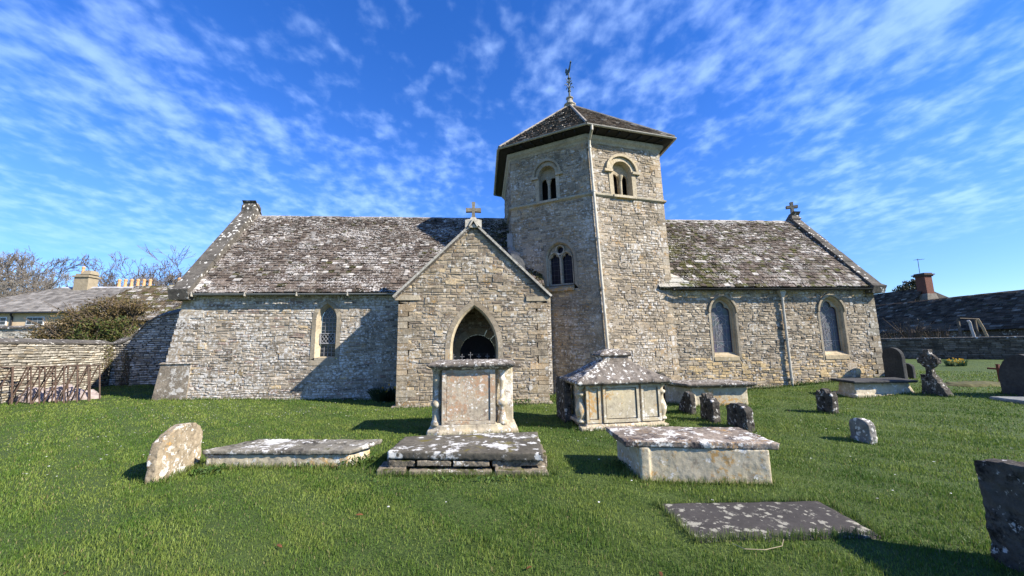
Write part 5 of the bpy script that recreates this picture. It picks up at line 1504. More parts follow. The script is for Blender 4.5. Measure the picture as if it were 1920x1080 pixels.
roof_face(m, c4[3], c4[0], [r0], (.42, .24), (.4, .8), greys, rw); roof_face(m, c4[2], c4[3], [r1, r0], (.42, .24), (.4, .8), greys, rw)
ridge_run(m, -54.2, -43, 53.6, 9.98, (.42, .42, .43), rw, l=(.8, 1.0), w=.25)
m.build('roof', stone('grey_house_slate', white=.22, wscale=1.2, wcol=(.28, .27, .25), dark=.35, dscale=1.0, dcol=(.10, .09, .08), orange=.15, bump=.4), house)
m = MB(); m.box(-63.6, -33.4, 48.55, 48.72, 6.2, 6.36); m.build('gutter', M_BLACKGUT, house)
m = MB(); m.tube([(-54.6, 48.95, 6.25), (-54.6, 48.95, 6.0), (-54.6, 49.1, 5.8), (-54.6, 49.1, 0)], .09, 8); m.build('downpipe', M_BLACKGUT, house)
for xc in (-59.8, -56.1, -52.1, -47.8, -43.5):
    m = MB(); m.box(xc - .95, xc + .95, 49.12, 49.22, 4.85, 5.82)
    w = m.build('window', M_WHITEWOOD, house)
    for k in range(3):
        for q in range(2): MB().box(xc - .86 + k * .59, xc - .33 + k * .59, 49.10, 49.13, 4.95 + q * .41, 5.31 + q * .41).build('pane', M_HOUSEGLASS, w)
M_CHIM = plain('chimney_stone', (.27, .225, .15), .9, var=.2, scale=3)
M_POT = plain('terracotta_buff_pot', (.50, .29, .14), .8, var=.15)
def pot(x, y, z, h, parent, r=.19):
    MB().lathe([(r * .95, 0), (r, .06), (r * .8, h * .3), (r * .72, h * .75), (r * .95, h * .8), (r * .95, h * .9), (r * .75, h * .92), (r * .7, h)], (x, y, z), 12).build('chimney_pot', M_POT, parent, smooth=False)
m = MB(); m.box(-52.3, -50.6, 52.9, 54.2, 9.3, 11.2); m.box(-52.45, -50.45, 52.75, 54.35, 11.2, 11.4); m.box(-52.25, -50.65, 52.95, 54.15, 11.4, 11.65)
m.hexa([(-51.6, 52.9, 11.6), (-50.5, 52.9, 11.6), (-50.5, 54.2, 11.6), (-51.6, 54.2, 11.6), (-51.4, 53.1, 12.1), (-50.6, 53.1, 12.1), (-50.6, 54.0, 12.1), (-51.4, 54.0, 12.1)], (.5, .5, .5))
c_ = m.build('chimney', M_CHIM, house); pot(-51.95, 53.5, 11.6, 1.1, c_, .2)
m = MB(); m.box(-49.2, -44.6, 54.6, 55.6, 8.8, 9.95); m.box(-49.3, -44.5, 54.5, 55.7, 9.95, 10.1); c_ = m.build('chimney', M_CHIM, house)
for k in range(6): pot(-48.8 + k * .78, 55.1, 10.1, 1.2, c_, .22)
# smaller chimney and roof frame nearer, on another wing
wing = thing('stable_wing', 'small wing with a cream chimney and a dark metal roof frame above the outbuilding', 'building', (-31, 42, 0))
m = MB(); m.box(-36, -28, 39.5, 45, 0, 5.6); m.build('wall', M_WARMWALL, wing)
m = MB(); m.hexa([(-36.3, 39.2, 5.6), (-27.7, 39.2, 5.6), (-27.7, 45.3, 5.6), (-36.3, 45.3, 5.6), (-34, 41.8, 6.9), (-30, 41.8, 6.9), (-30, 42.6, 6.9), (-34, 42.6, 6.9)]); m.build('roof', M_SLATE_TOWER, wing)
m = MB(); m.box(-31.9, -30.9, 41.6, 42.5, 6.3, 8.15); m.box(-32.0, -30.8, 41.5, 42.6, 8.15, 8.3); c_ = m.build('chimney', plain('cream_stone', (.48, .41, .27), .9), wing); pot(-31.4, 42.05, 8.3, .85, c_, .22)
m = MB()
for a, b in (((-34.6, 41.6, 6.75), (-34.3, 41.6, 7.6)), ((-32.3, 41.6, 6.75), (-32.6, 41.6, 7.6)), ((-34.3, 41.6, 7.6), (-32.6, 41.6, 7.6)), ((-34.6, 41.6, 6.75), (-33.4, 41.6, 7.6)), ((-33.4, 41.6, 7.6), (-32.3, 41.6, 6.75)), ((-34.6, 41.6, 6.78), (-32.3, 41.6, 6.78)), ((-35, 42.4, 6.7), (-34.3, 42.4, 7.6))): m.bar(a, b, .09)
m.box(-34.2, -33.7, 41.7, 42.2, 6.8, 7.4)
m.build('roof_frame', M_BLACKGUT, wing)

# --- boundary wall, barn and farmhouse on the right (their west faces, away from the sun)
t = thing('boundary_wall', 'dark dry stone boundary wall in shadow behind the gravestones on the right', 'wall', (29, 20.5, .4))
M4, W4 = line_map((23.2, 27.8), (33.5, 15.0))
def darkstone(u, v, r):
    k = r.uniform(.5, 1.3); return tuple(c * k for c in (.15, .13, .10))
m = MB(); back = MB(); poly = [(0, 0), (W4, 0), (W4, 1.64), (0, 1.64)]
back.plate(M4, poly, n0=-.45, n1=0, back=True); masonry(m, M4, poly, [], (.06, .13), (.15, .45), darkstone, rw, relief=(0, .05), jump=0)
back.build('wall_core', plain('dark_earth_bedding', (.05, .042, .03), .95), t); m.build('stone_face', M_SHADEDWALL, t)
m = MB()
for i in range(22): m.hexa([M4(W4 * i / 22, 1.64, .06), M4(W4 * (i + 1) / 22 - .015, 1.64, .06), M4(W4 * (i + 1) / 22 - .015, 1.64, -.5), M4(W4 * i / 22, 1.64, -.5), M4(W4 * i / 22, 1.72, .04), M4(W4 * (i + 1) / 22 - .015, 1.72, .04), M4(W4 * (i + 1) / 22 - .015, 1.74, -.48), M4(W4 * i / 22, 1.74, -.48)])
m.build('coping', M_COPING, t)
barn = thing('barn', 'long low barn with a dark stone slate roof running behind the right boundary wall', 'barn', (38, 27, 0))
BA, BB = Vector((34.4, 36.0, 2.1)), Vector((35.6, 8.0, 2.35)); RA, RB = Vector((37.4, 36.0, 4.85)), Vector((38.6, 8.0, 4.85)); EA, EB = Vector((40.4, 36, 2.1)), Vector((41.6, 8, 2.35))
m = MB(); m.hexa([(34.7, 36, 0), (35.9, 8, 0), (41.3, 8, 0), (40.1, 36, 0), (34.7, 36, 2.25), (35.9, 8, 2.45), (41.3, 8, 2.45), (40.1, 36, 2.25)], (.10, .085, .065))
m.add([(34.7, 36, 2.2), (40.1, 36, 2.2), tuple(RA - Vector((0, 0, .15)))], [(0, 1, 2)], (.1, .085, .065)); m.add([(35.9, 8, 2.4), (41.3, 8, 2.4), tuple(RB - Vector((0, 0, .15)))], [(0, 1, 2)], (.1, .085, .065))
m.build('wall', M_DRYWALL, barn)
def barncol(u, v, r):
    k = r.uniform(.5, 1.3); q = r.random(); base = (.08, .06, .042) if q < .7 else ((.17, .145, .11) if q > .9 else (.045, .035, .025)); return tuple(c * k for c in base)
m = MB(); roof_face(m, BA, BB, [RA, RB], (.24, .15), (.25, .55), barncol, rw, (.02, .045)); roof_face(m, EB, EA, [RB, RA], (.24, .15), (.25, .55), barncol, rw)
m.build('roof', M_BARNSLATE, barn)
fh = thing('farmhouse', 'farmhouse with a dark roof and a tall red brick chimney behind the barn', 'house', (52, 45, 0))
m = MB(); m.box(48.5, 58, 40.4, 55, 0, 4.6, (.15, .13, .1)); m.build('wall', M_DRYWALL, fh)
m = MB(); A = [Vector((48.2, 55.2, 4.6)), Vector((48.2, 40.2, 4.6)), Vector((51.0, 40.2, 7.55)), Vector((51.0, 55.2, 7.45))]
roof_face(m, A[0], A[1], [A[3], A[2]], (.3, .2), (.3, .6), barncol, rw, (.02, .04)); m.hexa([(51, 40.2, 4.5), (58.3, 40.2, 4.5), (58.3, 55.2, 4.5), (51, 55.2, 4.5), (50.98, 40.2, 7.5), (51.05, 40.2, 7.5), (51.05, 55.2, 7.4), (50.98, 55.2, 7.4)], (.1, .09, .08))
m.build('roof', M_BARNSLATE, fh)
m = MB(); m.loft([[(50.3, 39.6, 4.5), (51.9, 39.6, 4.5), (51.9, 40.9, 4.5), (50.3, 40.9, 4.5)], [(50.4, 39.6, 6.2), (51.75, 39.6, 6.2), (51.75, 40.9, 6.2), (50.4, 40.9, 6.2)], [(50.55, 39.65, 6.75), (51.6, 39.65, 6.75), (51.6, 40.8, 6.75), (50.55, 40.8, 6.75)]])
ch = m.build('chimney', stone('chimney_base_stone', (.20, .18, .15), attr=False, white=.2, dark=.2), fh)
m = MB(); m.box(50.6, 51.5, 39.7, 40.7, 6.75, 8.75); m.build('brick_stack', plain('red_brick', (.13, .05, .033), .9, var=.35, scale=9), ch)
m = MB(); m.box(50.48, 51.62, 39.6, 40.8, 8.75, 8.9); m.box(50.38, 51.72, 39.5, 40.9, 8.9, 9.02); m.box(50.55, 51.55, 39.65, 40.75, 9.02, 9.15); m.build('chimney_cap', plain('dark_brick', (.07, .045, .035), .9), ch)
m = MB(); m.tube([(50.7, 40.2, 9.2), (50.75, 40.2, 10.9)], .03, 5); m.bar((50.3, 40.2, 10.75), (51.5, 40.2, 10.85), .03)
for k in range(6): m.bar((50.4 + k * .2, 40.0, 10.77 + k * .015), (50.4 + k * .2, 40.4, 10.77 + k * .015), .02)
m.build('aerial', M_BLACKGUT, ch)
# posts and boards leaning behind the boundary wall
for (x, y, pts, lab) in ((30.35, 21.8, [(-.12, 0, 2.75), (-.02, 0, 2.6), (0, 0, 2.3), (.12, 0, 1.6)], 'pale curved split post standing behind the right boundary wall'),
                         (31.3, 21.9, [(-.25, 0, 2.85), (.0, 0, 2.3), (.22, 0, 1.6)], 'brown split post leaning behind the right boundary wall')):
    m = MB(); m.tube([(x + a, y + b, c) for a, b, c in pts], [.075, .075, .07, .08][:len(pts)], 6); m.tube([(x + pts[-1][0], y, 1.6), (x + pts[-1][0] + .1, y, .4)], .07, 6)
    tag(m.build('wooden_post', plain('weathered_wood', (.34, .27, .17) if 'pale' not in lab else (.5, .47, .42), .9, var=.3), loc=(x, y, .4)), lab, 'post', 'split posts behind the boundary wall')
m = MB(); m.bar((29.9, 22.0, 2.92), (31.2, 22.0, 2.86), .14, .05); m.bar((29.95, 22.1, .5), (29.95, 22.1, 2.9), .12, .08); m.bar((31.15, 22.1, .5), (31.15, 22.1, 2.85), .08)
tag(m.build('broken_trellis', plain('old_timber', (.10, .085, .065), .9, var=.4), loc=(30.5, 22, .4)), 'broken timber frame with a pale top board standing behind the boundary wall', 'trellis')

# ================================================================== TREES AND SHRUBS
def grow(m, p, d, length, rad, depth, rng, spread=.55, upness=.12, seg=3, kink=.18, cols=(1, 1, 1), minr=.012, shrink=(.62, .82)):
    pts, rs = [p], [rad]
    for i in range(seg):
        d = (d + Vector((rng.gauss(0, kink), rng.gauss(0, kink), rng.gauss(0, kink * .7) + upness * .3))).normalized()
        p = p + d * (length / seg); pts.append(p); rs.append(max(minr, rad * (1 - .38 * (i + 1) / seg)))
    m.tube(pts, rs, 7 if rad > .12 else (4 if rad > .04 else 3), cols, cap=False)
    if depth <= 0: return
    n = 3 if rng.random() < .55 else 2
    for k in range(n):
        ax = Vector((rng.gauss(0, 1), rng.gauss(0, 1), rng.gauss(0, .6))).normalized()
        nd = (d + ax * spread * rng.uniform(.7, 1.4) + Vector((0, 0, upness))).normalized()
        grow(m, p, nd, length * rng.uniform(*shrink), max(minr, rs[-1] * rng.uniform(.6, .85)), depth - 1, rng, spread, upness, seg, kink, cols, minr, shrink)
    # side twigs part way along
    if depth >= 1:
        for k in range(1, len(pts) - 1):
            if rng.random() < .75:
                nd = (d + Vector((rng.gauss(0, .8), rng.gauss(0, .8), rng.gauss(.1, .5)))).normalized()
                grow(m, pts[k], nd, length * .55, max(minr, rs[k] * .45), depth - 2 if depth > 1 else 0, rng, spread, upness, seg, kink, cols, minr, shrink)
def bare_tree(x, y, h, trunk_h, depth, mat, label, seed, spread=.55, upness=.12, rad=.45, cat='tree', group='bare winter trees behind the house', minr=.018, shrink=(.62, .82)):
    r = random.Random(seed); t = thing('bare_tree', label, cat, (x, y, 0), group)
    m = MB(); top = Vector((x + r.gauss(0, .3), y, trunk_h))
    m.tube([(x, y, -.3), (x, y, trunk_h * .5), top], [rad * 1.25, rad * .95, rad * .8], 9); m.build('trunk', mat, t)
    m = MB(); L0 = (h - trunk_h) * .36
    for k in range(4):
        a = 2 * pi * k / 4 + r.random(); grow(m, top, Vector((cos(a) * spread * 1.2, sin(a) * spread * 1.2, .75)).normalized(), L0 * r.uniform(.8, 1.15), rad * .55, depth, r, spread, upness, minr=minr, shrink=shrink)
    m.build('crown', mat, t)
bare_tree(-86, 76, 17.5, 2.5, 6, M_BARKPALE, 'pale grey finely twigged bare tree at the left edge of the picture', 1, .42, .22, .4, minr=.026)
bare_tree(-92, 84, 17, 2.5, 6, M_BARKPALE, 'pale bare tree half out of frame left of the house', 2, .42, .22, .4, minr=.026)
bare_tree(-76, 84, 16.5, 4, 5, M_BARK, 'bare brown tree just left of the big stone chimney, far behind the roof', 3, .7, .05, .5, minr=.028)
bare_tree(-69, 70, 17.5, 4.5, 6, M_BARK, 'wide crooked bare tree behind the row of six chimney pots', 4, .72, .04, .6, minr=.028)
bare_tree(-62, 78, 15, 4, 5, M_BARK, 'bare dark tree between the chimney pots and the church roof', 5, .68, .05, .5, minr=.028)
bare_tree(-55.5, 68, 16.5, 4, 6, M_BARK, 'tall spreading bare tree rising just left of the church gable', 6, .62, .08, .55, minr=.026)
bare_tree(-48, 66, 16.5, 4, 5, M_BARK, 'bare tree partly hidden by the church gable coping', 7, .6, .1, .45, minr=.026)
bare_tree(-80, 92, 15, 3, 5, M_BARKPALE, 'distant pale bare tree low on the skyline left of the chimney', 8, .5, .12, .4, minr=.03)
bare_tree(-66, 95, 15, 3, 5, M_BARK, 'distant bare tree low on the skyline behind the house ridge', 9, .55, .1, .4, minr=.03)

# --- brown evergreen shrub sprawling behind the garden wall
def shrub(name, label, cat, blobs, n, size, cols, seed, twigs=0, group=None, stemcol=None):
    r = random.Random(seed); c = blobs[0]
    t = thing(name, label, cat, (c[0], c[1], 0), group)
    m = MB(); pts = []
    tot = sum(b[3] * b[4] * b[5] for b in blobs)
    for (x, y, z, rx, ry, rz) in blobs:
        k = int(n * rx * ry * rz / tot)
        while k > 0:
            p = Vector((r.gauss(0, 1), r.gauss(0, 1), r.gauss(0, 1))).normalized() * (r.random() ** .45)
            q = Vector((x + p.x * rx, y + p.y * ry, z + p.z * rz))
            if mnoise.noise(q * 1.7) < -.12 and r.random() < .8: k -= .3; continue
            q += Vector((r.gauss(0, .06), r.gauss(0, .06), r.gauss(0, .06)))
            if q.z < .05: k -= .2; continue
            pts.append(q); k -= 1
    leaf_cloud(m, pts, size, r, cols); m.build('foliage', M_LEAF, t)
    m = MB()
    for (x, y, z, rx, ry, rz) in blobs:
        for k in range(max(2, twigs)):
            a = r.uniform(0, 2 * pi); b = r.uniform(.3, 1.25)
            m.tube([(x, y, max(0.0, z - rz * 1.2)), (x + cos(a) * rx * .5, y + sin(a) * ry * .5, z), (x + cos(a) * rx * b, y + sin(a) * ry * b, z + rz * r.uniform(.2, 1.15))], [.03, .018, .007], 4)
    m.build('branches', M_TWIG, t)
    return t
oliv = [(.135, .10, .035), (.15, .11, .045), (.11, .082, .03), (.17, .12, .06), (.10, .088, .028)]
shrub('garden_shrub', 'big sprawling olive brown shrub spilling over behind the garden wall', 'shrub',
      [(-19.8, 21.3, 3.45, 1.9, 1.2, .65), (-18.5, 21.0, 3.95, 1.4, 1.1, .55), (-21.4, 21.6, 2.9, 1.4, 1.0, .5), (-18.4, 20.8, 3.0, 1.6, 1.0, .8), (-20.2, 21.0, 2.5, 2.0, 1.0, .7), (-17.5, 20.8, 3.8, .9, .9, .4), (-22.3, 21.6, 2.5, .9, .8, .4)], 11500, (.035, .075), oliv, 3, twigs=48)
shrub('garden_shrub', 'darker green leafy patch of shrub low behind the ramped garden wall', 'shrub', [(-18.4, 20.0, 2.5, 1.3, .7, .8), (-17.4, 20.0, 2.7, .8, .6, .7)], 1800, (.04, .08), [(.05, .075, .016), (.07, .09, .02), (.09, .08, .025)], 5, twigs=6)
shrub('dark_conifer', 'dark tree top showing between the church and the farmhouse chimney', 'tree', [(65.0, 54, 9.0, 1.6, 1.2, .9), (66.6, 54, 10.0, 1.3, 1.1, .8), (67.4, 54, 9.2, 1.4, 1.0, .7), (66, 54, 8.0, 1.2, 1, 1.4), (66, 54, 3.5, .6, .6, 3)], 2600, (.12, .26), [(.022, .03, .018), (.03, .035, .02)], 6, twigs=8)
shrub('bare_shrub', 'tangled grey bare shrub growing behind the right boundary wall', 'shrub', [(29.6, 24.6, 2.1, 1.3, .9, 1.0), (31, 24.2, 1.7, 1.0, .8, .8), (28.6, 25, 1.7, .9, .8, .8)], 500, (.02, .05), [(.12, .11, .09)], 7, twigs=70)
shrub('bare_shrub', 'small bare shrub at the right edge behind the boundary wall', 'shrub', [(33.6, 19.6, 1.8, .9, .8, 1.0)], 150, (.02, .05), [(.12, .11, .09)], 8, twigs=40)

# --- daffodils and the porch shrub
def flowers(name, label, cat, c, rad, h, nleaf, nflow, leafcol, seed, lean=.3):
    r = random.Random(seed); t = thing(name, label, cat, c)
    m = MB()
    for k in range(nleaf):
        a = r.uniform(0, 2 * pi); q = rad * sqrt(r.random()); p = Vector((c[0] + cos(a) * q, c[1] + sin(a) * q * .7, c[2] - .03)); l = h * r.uniform(.6, 1.1)
        d = Vector((cos(a) * lean * r.random(), sin(a) * lean * r.random(), 1)).normalized(); s = d.cross(Vector((cos(a + 1.3), sin(a + 1.3), 0))).normalized() * .012
        e = p + d * l; md = p + d * l * .6 + Vector((0, 0, .02)); kk = r.uniform(.7, 1.3)
        m.add([p - s, p + s, md + s, md - s, e + Vector((cos(a), sin(a), -.3)) * l * .12], [(0, 1, 2, 3), (3, 2, 4)], tuple(x * kk for x in leafcol))
    m.build('leaves', M_LEAF, t)
    m = MB()
    for k in range(nflow):
        a = r.uniform(0, 2 * pi); q = rad * sqrt(r.random()); p = Vector((c[0] + cos(a) * q, c[1] + sin(a) * q * .7 - .03, c[2] + h * r.uniform(.5, 1.15) * (1.15 - .5 * q / rad)))
        f = Vector((r.gauss(0, .5), -1, r.gauss(0, .3))).normalized(); u = f.cross(Vector((0, 0, 1))).normalized(); v = u.cross(f)
        R_ = .04
        for i in range(6):
            b = i * pi / 3; e1 = u * cos(b) + v * sin(b); e2 = u * cos(b + .5) + v * sin(b + .5); e0 = u * cos(b - .5) + v * sin(b - .5)
            m.add([p, p + e0 * R_ * .6, p + e1 * R_, p + e2 * R_ * .6], [(0, 1, 2, 3)], (.72, .52, .03))
        m.tube([p, p + f * .03], [.012, .018], 6, (.75, .38, .01))
    m.build('flowers', M_LEAF, t)
flowers('daffodil_clump', 'clump of yellow daffodils in front of the right boundary wall', 'flowers', (22.5, 17.0, .38), .40, .34, 220, 30, (.06, .11, .045), 1, .5)
flowers('flowering_shrub', 'dark leafy clump with yellow flowers in the shaded corner left of the porch', 'shrub', (-3.0, 12.95, -.03), .42, .55, 420, 12, (.03, .05, .02), 2, .7)

# ================================================================== GRASS
rg = np.random.default_rng(11)
SLAB = [(1.86, 4.26), (1.82, 3.44), (3.46, 3.36), (3.56, 4.13)]
def inpoly(P, poly):
    x, y = P[:, 0], P[:, 1]; c = np.zeros(len(P), bool)
    for i in range(len(poly)):
        (x0, y0), (x1, y1) = poly[i], poly[(i + 1) % len(poly)]
        if y0 == y1: continue
        c ^= ((y0 > y) != (y1 > y)) & (x < (x1 - x0) * (y - y0) / (y1 - y0) + x0)
    return c
SOLID = [SLAB, [(2.0, 5.0), (3.47, 4.66), (3.62, 5.42), (1.96, 5.80)], [(-1.44, 5.6), (.86, 5.3), (.9, 6.6), (-1.3, 6.6)], [(-4.0, 6.3), (-1.95, 6.1), (-1.8, 6.5), (-3.8, 6.8)],
         [(-1.05, 7.72), (.7, 7.72), (.7, 8.7), (-1.05, 8.7)], [(2.0, 7.9), (3.75, 8.0), (3.7, 9.0), (1.95, 8.9)], [(-10.4, 13.3), (14.7, 13.3), (14.7, 20), (-10.4, 20)],
         [(-2.46, 11.5), (1.95, 11.5), (1.95, 13.4), (-2.46, 13.4)], [(5.3, 10.2), (7.1, 10.2), (7, 11), (5.2, 11)], [(10.7, 10.5), (12.5, 10.4), (12.8, 11.4), (10.9, 11.4)], [(1.13, 14.3), (4.1, 12.6), (6.9, 13.4)],
         [(-15.9, 18), (-13.2, 6), (-30, 6), (-30, 18)]]
def fnoise(x, y, s, ph=0.0):
    return (np.sin(x * s * 1.3 + 1.7 * np.sin(y * s * .9 + ph)) + np.sin(y * s * 1.1 + 1.9 * np.sin(x * s * .7 + ph * 2)) + np.sin((x + y) * s * 2.3 + ph)) / 3
def ground_many(P):
    return np.array([gz(float(x), float(y)) for x, y in P[:, :2]], dtype=np.float32)
M_GRASS = foliage('grass_blade', .55, .32)
def blades(name, P, ln, wd, label, cat, bend=.45, tones=None):
    n = len(P); az = rg.uniform(0, 2 * np.pi, n); z = ground_many(P)
    dx, dy = np.cos(az), np.sin(az)
    b = np.abs(rg.normal(bend, .22, n)) * ln
    # blades lie over slightly with the wind and the mower
    b2x = dx * b + .12 * ln; b2y = dy * b + .05 * ln
    a2 = rg.uniform(0, 2 * np.pi, n); sx, sy = np.cos(a2) * wd / 2, np.sin(a2) * wd / 2
    V = np.zeros((n, 5, 3), np.float32)
    h = np.sqrt(np.maximum(ln ** 2 - b ** 2, (ln * .35) ** 2))
    V[:, 0] = np.stack([P[:, 0] - sx, P[:, 1] - sy, z - .005], 1); V[:, 1] = np.stack([P[:, 0] + sx, P[:, 1] + sy, z - .005], 1)
    V[:, 2] = np.stack([P[:, 0] + b2x * .35 - sx * .8, P[:, 1] + b2y * .35 - sy * .8, z + h * .62], 1); V[:, 3] = np.stack([P[:, 0] + b2x * .35 + sx * .8, P[:, 1] + b2y * .35 + sy * .8, z + h * .62], 1)
    V[:, 4] = np.stack([P[:, 0] + b2x, P[:, 1] + b2y, z + h], 1)
    me = bpy.data.meshes.new(name)
    me.vertices.add(n * 5); me.vertices.foreach_set('co', V.ravel())
    base = (np.arange(n) * 5)[:, None]
    loops = np.concatenate([base + [0, 1, 3, 2], base + [2, 3, 4]], 1).astype(np.int32)
    me.loops.add(n * 7); me.loops.foreach_set('vertex_index', loops.ravel())
    me.polygons.add(n * 2)
    st = np.stack([np.arange(n) * 7, np.arange(n) * 7 + 4], 1).astype(np.int32)
    me.polygons.foreach_set('loop_start', st.ravel())
    me.update(calc_edges=True)
    t = np.clip(.5 + .48 * fnoise(P[:, 0], P[:, 1], 1.1) + .42 * fnoise(P[:, 0], P[:, 1], 4.7, 1.0) + rg.normal(0, .32, n), 0, 1)[:, None]
    A, B = np.array((.068, .134, .019)), np.array((.198, .252, .052))
    if tones: A, B = np.array(tones[0]), np.array(tones[1])
    c = A + (B - A) * t
    dead = rg.random(n) < .035; c[dead] = np.array((.26, .22, .10)) * rg.uniform(.6, 1.1, (dead.sum(), 1))
    C = np.ones((n, 5, 4), np.float32); C[:, :, :3] = c[:, None, :]
    at = me.color_attributes.new('Col', 'FLOAT_COLOR', 'POINT'); at.data.foreach_set('color', C.ravel())
    o = link(name, me, M_GRASS); return tag(o, label, cat, kind='stuff')
def scatter():
    P, LN, WD = [], [], []
    for d0, d1, dens, l, w in ((1.6, 3.2, 6400, .029, .0042), (3.2, 4.8, 6400, .029, .0046), (4.8, 7, 4200, .030, .006), (7, 11, 2000, .032, .0088), (11, 17, 800, .034, .013), (17, 24, 260, .036, .02)):
        a0, a1 = radians(-62), radians(64)
        n = int(dens * (a1 - a0) / 2 * (d1 ** 2 - d0 ** 2))
        a = rg.uniform(a0, a1, n) + radians(4.5); d = np.sqrt(rg.uniform(d0 ** 2, d1 ** 2, n))
        p = np.stack([np.sin(a) * d, np.cos(a) * d], 1)
        k = np.ones(n, bool)
        for s in SOLID: k &= ~inpoly(p, s)
        k &= ~((p[:, 0] > 14.9) & (p[:, 0] > 23.2 + (27.8 - p[:, 1]) * .8))
        tuss = fnoise(p[:, 0], p[:, 1], 2.3, 2.0) + fnoise(p[:, 0], p[:, 1], 6.1, .5) * .7
        k &= rg.random(n) < np.clip(.8 + .35 * tuss, .35, 1)
        p = p[k]; tuss = tuss[k]
        P.append(p); LN.append(l * (1 + .38 * np.clip(tuss, -1, 1)) * rg.uniform(.55, 1.45, len(p))); WD.append(w * rg.uniform(.7, 1.3, len(p)))
    return np.concatenate(P), np.concatenate(LN), np.concatenate(WD)
P, LN, WD = scatter()
blades('grass', P, LN, WD, 'short mown green churchyard grass', 'grass')
# longer grass left uncut against the tombs, stones and walls
def along(path, dens, spread, closed=False):
    out = []
    q = list(path) + ([path[0]] if closed else [])
    for (x0, y0), (x1, y1) in zip(q[:-1], q[1:]):
        l = math.hypot(x1 - x0, y1 - y0); n = int(l * dens)
        t = rg.random(n); nx, ny = (y1 - y0) / l, -(x1 - x0) / l
        o = np.abs(rg.normal(0, spread, n)) + .01
        out.append(np.stack([x0 + (x1 - x0) * t + nx * o, y0 + (y1 - y0) * t + ny * o], 1))
    return np.concatenate(out)
edges = [([(-1.46, 5.62), (.88, 5.28)], 420, .05), ([(-1.4, 6.6), (-1.46, 5.62)], 300, .06), ([(.9, 5.3), (.94, 6.6)], 200, .05),
         ([(-4.05, 6.3), (-2.5, 6.13), (-1.9, 6.08)], 700, .07), ([(-1.9, 6.05), (-1.55, 6.5)], 700, .10), ([(-4.3, 5.6), (-4.22, 6.4), (-4.0, 6.32)], 500, .07), ([(-4.38, 6.4), (-4.38, 5.6)], 250, .05),
         ([(1.96, 5.8), (1.98, 4.98)], 500, .06), ([(1.98, 4.98), (3.48, 4.64)], 380, .04), ([(3.48, 4.64), (3.64, 5.42)], 300, .05),
         ([(-1.1, 7.7), (.75, 7.7)], 160, .04), ([(1.9, 7.8), (3.85, 7.9)], 220, .05), ([(3.85, 7.9), (3.8, 8.9)], 200, .05), ([(1.95, 8.9), (1.9, 7.8)], 250, .08),
         ([(5.55, 10.15), (7.12, 10.1)], 180, .04), ([(5.2, 11), (5.55, 10.15)], 200, .05), ([(10.6, 10.5), (12.6, 10.4)], 120, .03),
         ([(-10.4, 13.2), (-2.5, 13.28)], 130, .03), ([(-2.5, 11.45), (1.95, 11.45)], 120, .04), ([(1.98, 11.5), (1.98, 13.4)], 200, .2), ([(7, 13.26), (14.7, 13.26)], 260, .05),
         ([(3.85, 2.97), (3.85, 2.0)], 300, .05), ([(1.80, 4.3), (3.6, 4.16)], 260, .02), ([(3.5, 3.36), (3.6, 4.13)], 330, .025), ([(1.80, 3.42), (1.83, 4.28)], 300, .02), ([(3.5, 3.34), (1.78, 3.42)], 500, .035)]
hs = [(5.02, 9.43, .35), (4.96, 8.36, .28), (5.12, 7.6, .33), (8.15, 8.83, .25), (6.42, 6.34, .22), (1.86, 9.0, .5), (5.4, 11.7, .4), (12.58, 10.05, .35), (14.2, 9.3, .5)]
P = [along(p, d, s) for p, d, s in edges]
for x, y, r_ in hs:
    n = int(160 * r_ * 2); a = rg.uniform(0, 2 * np.pi, n); P.append(np.stack([x + np.cos(a) * .12 + rg.normal(0, .03, n), y + np.sin(a) * r_ + rg.normal(0, .03, n)], 1))
P = np.concatenate(P)
dist = np.hypot(P[:, 0], P[:, 1])
blades('long_grass', P, rg.uniform(.035, .115, len(P)), np.maximum(.0045, dist * .0009) * rg.uniform(.7, 1.3, len(P)), 'longer uncut grass round the foot of the tombs, headstones and walls', 'grass', .35, ((.06, .11, .018), (.15, .19, .05)))
# low broad leaved weeds
rwd = random.Random(8)
m = MB(); pts = []
def weedline(x0, y0, x1, y1, n, sp, h):
    for k in range(n):
        t = rwd.random(); x, y = x0 + (x1 - x0) * t, y0 + (y1 - y0) * t; x += rwd.gauss(0, sp); y -= abs(rwd.gauss(0, sp))
        if mnoise.noise(Vector((x * 1.5, y * 1.5, 3))) < -.05: continue
        pts.append((x, y, gz(x, y) + rwd.uniform(.01, h)))
weedline(7.2, 13.22, 14.4, 13.22, 1400, .10, .16); weedline(.6, 11.4, 1.9, 11.4, 700, .14, .16); weedline(2.0, 12.4, 3.6, 12.6, 500, .2, .16)
weedline(-4.15, 5.9, -3.6, 6.2, 420, .10, .09); weedline(-2.3, 6.0, -1.6, 6.3, 420, .10, .12); weedline(1.75, 5.2, 1.95, 5.7, 380, .10, .10); weedline(1.55, 7.4, 2.1, 7.8, 160, .1, .05)
weedline(3.9, 8.0, 4.0, 9.2, 260, .15, .14); weedline(-9.2, 13.2, -2.6, 13.25, 260, .05, .07); weedline(-1.5, 5.4, .5, 5.2, 200, .07, .07)
leaf_cloud(m, pts, (.014, .034), rwd, [(.05, .10, .018), (.075, .12, .025), (.04, .08, .02)])
tag(m.build('weeds', M_LEAF), 'low broad leaved weeds along the church wall and round the tombs', 'weeds', kind='stuff')
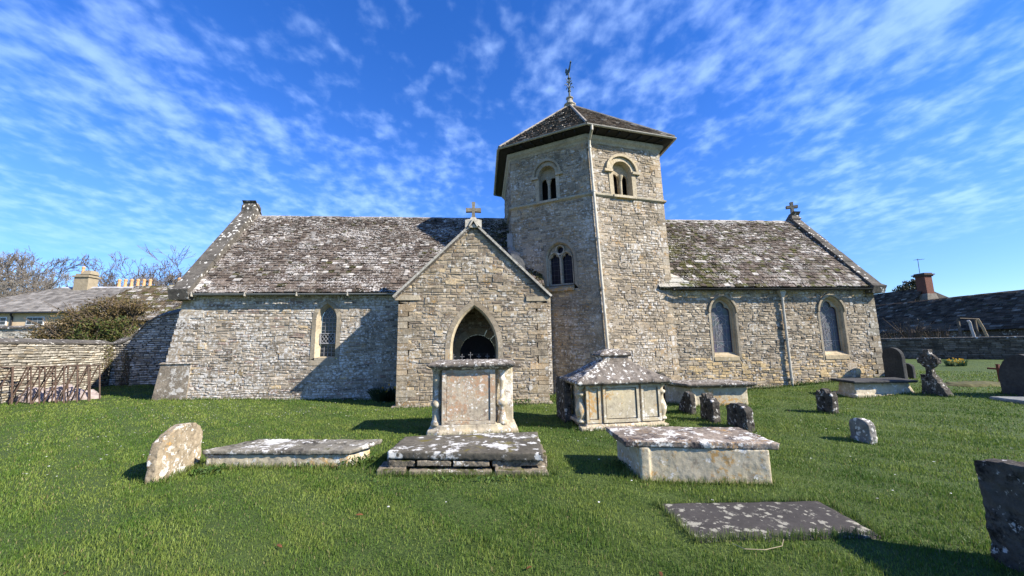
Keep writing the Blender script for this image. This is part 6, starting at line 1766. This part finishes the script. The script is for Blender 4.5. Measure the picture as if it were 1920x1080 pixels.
# daisies
m = MB()
def daisy(x, y):
    z = gz(x, y) + rwd.uniform(.035, .055); r_ = rwd.uniform(.009, .015)
    m.add([(x + r_ * cos(k * pi / 3), y + r_ * sin(k * pi / 3), z + rwd.uniform(-.003, .003)) for k in range(6)], [(0, 1, 2, 3, 4, 5)], (.75, .74, .70))
for k in range(620):
    q = rwd.random()
    if q < .5: x, y = rwd.gauss(-7.5, 2.2), rwd.gauss(9.5, 2.2)
    elif q < .8: x, y = rwd.uniform(-9, -2.5), rwd.uniform(10, 13)
    else: x, y = rwd.uniform(-3, 10), rwd.uniform(4, 12)
    if mnoise.noise(Vector((x * .8, y * .8, 1))) < -.1: continue
    if any(inpoly(np.array([[x, y]]), s)[0] for s in SOLID): continue
    daisy(x, y)
tag(m.build('daisies', M_LEAF), 'small white daisies dotted over the lawn', 'daisies', kind='stuff')
m = MB(); m.tube([(2.05, 3.30, .05), (2.1, 3.22, .045), (2.25, 3.19, .045), (2.42, 3.22, .05), (2.5, 3.3, .06)], [.0025, .0032, .0032, .0026, .002], 5)
tag(m.build('twig', plain('dry_pale_twig', (.30, .25, .16), .9)), 'thin pale curved dry twig lying on the grass before the dark grave slab', 'twig')

# a few fallen leaves
m = MB(); ux = [(-.05, 0, .004), (-.02, -.014, .010), (.02, -.012, .012), (.05, 0, .006), (.02, .013, .016), (-.02, .015, .012)]
m.add(ux, [(0, 1, 5), (1, 2, 4, 5), (2, 3, 4)], (.20, .085, .035)); m.add([(x, y, z - .003) for x, y, z in ux], [(0, 5, 1), (1, 5, 4, 2), (2, 4, 3)], (.16, .07, .03))
leaf0 = m.build('dead_leaf', M_LEAF)
for i, (x, y) in enumerate(((-1.75, 3.75), (-2.1, 3.1), (-.95, 3.05), (-1.25, 4.3), (-3.2, 3.5), (.35, 3.2), (1.3, 3.0))):
    o = leaf0 if i == 0 else leaf0.copy()
    if i: COL.objects.link(o)
    o.location = (x, y, gz(x, y) + .03); o.rotation_euler = (rwd.uniform(-.4, .4), rwd.uniform(-.4, .4), rwd.uniform(0, 6)); o.scale = (.8, .8, .8)
    tag(o, 'small dead brown leaf fallen on the foreground grass', 'leaf', 'dead leaves on the grass')
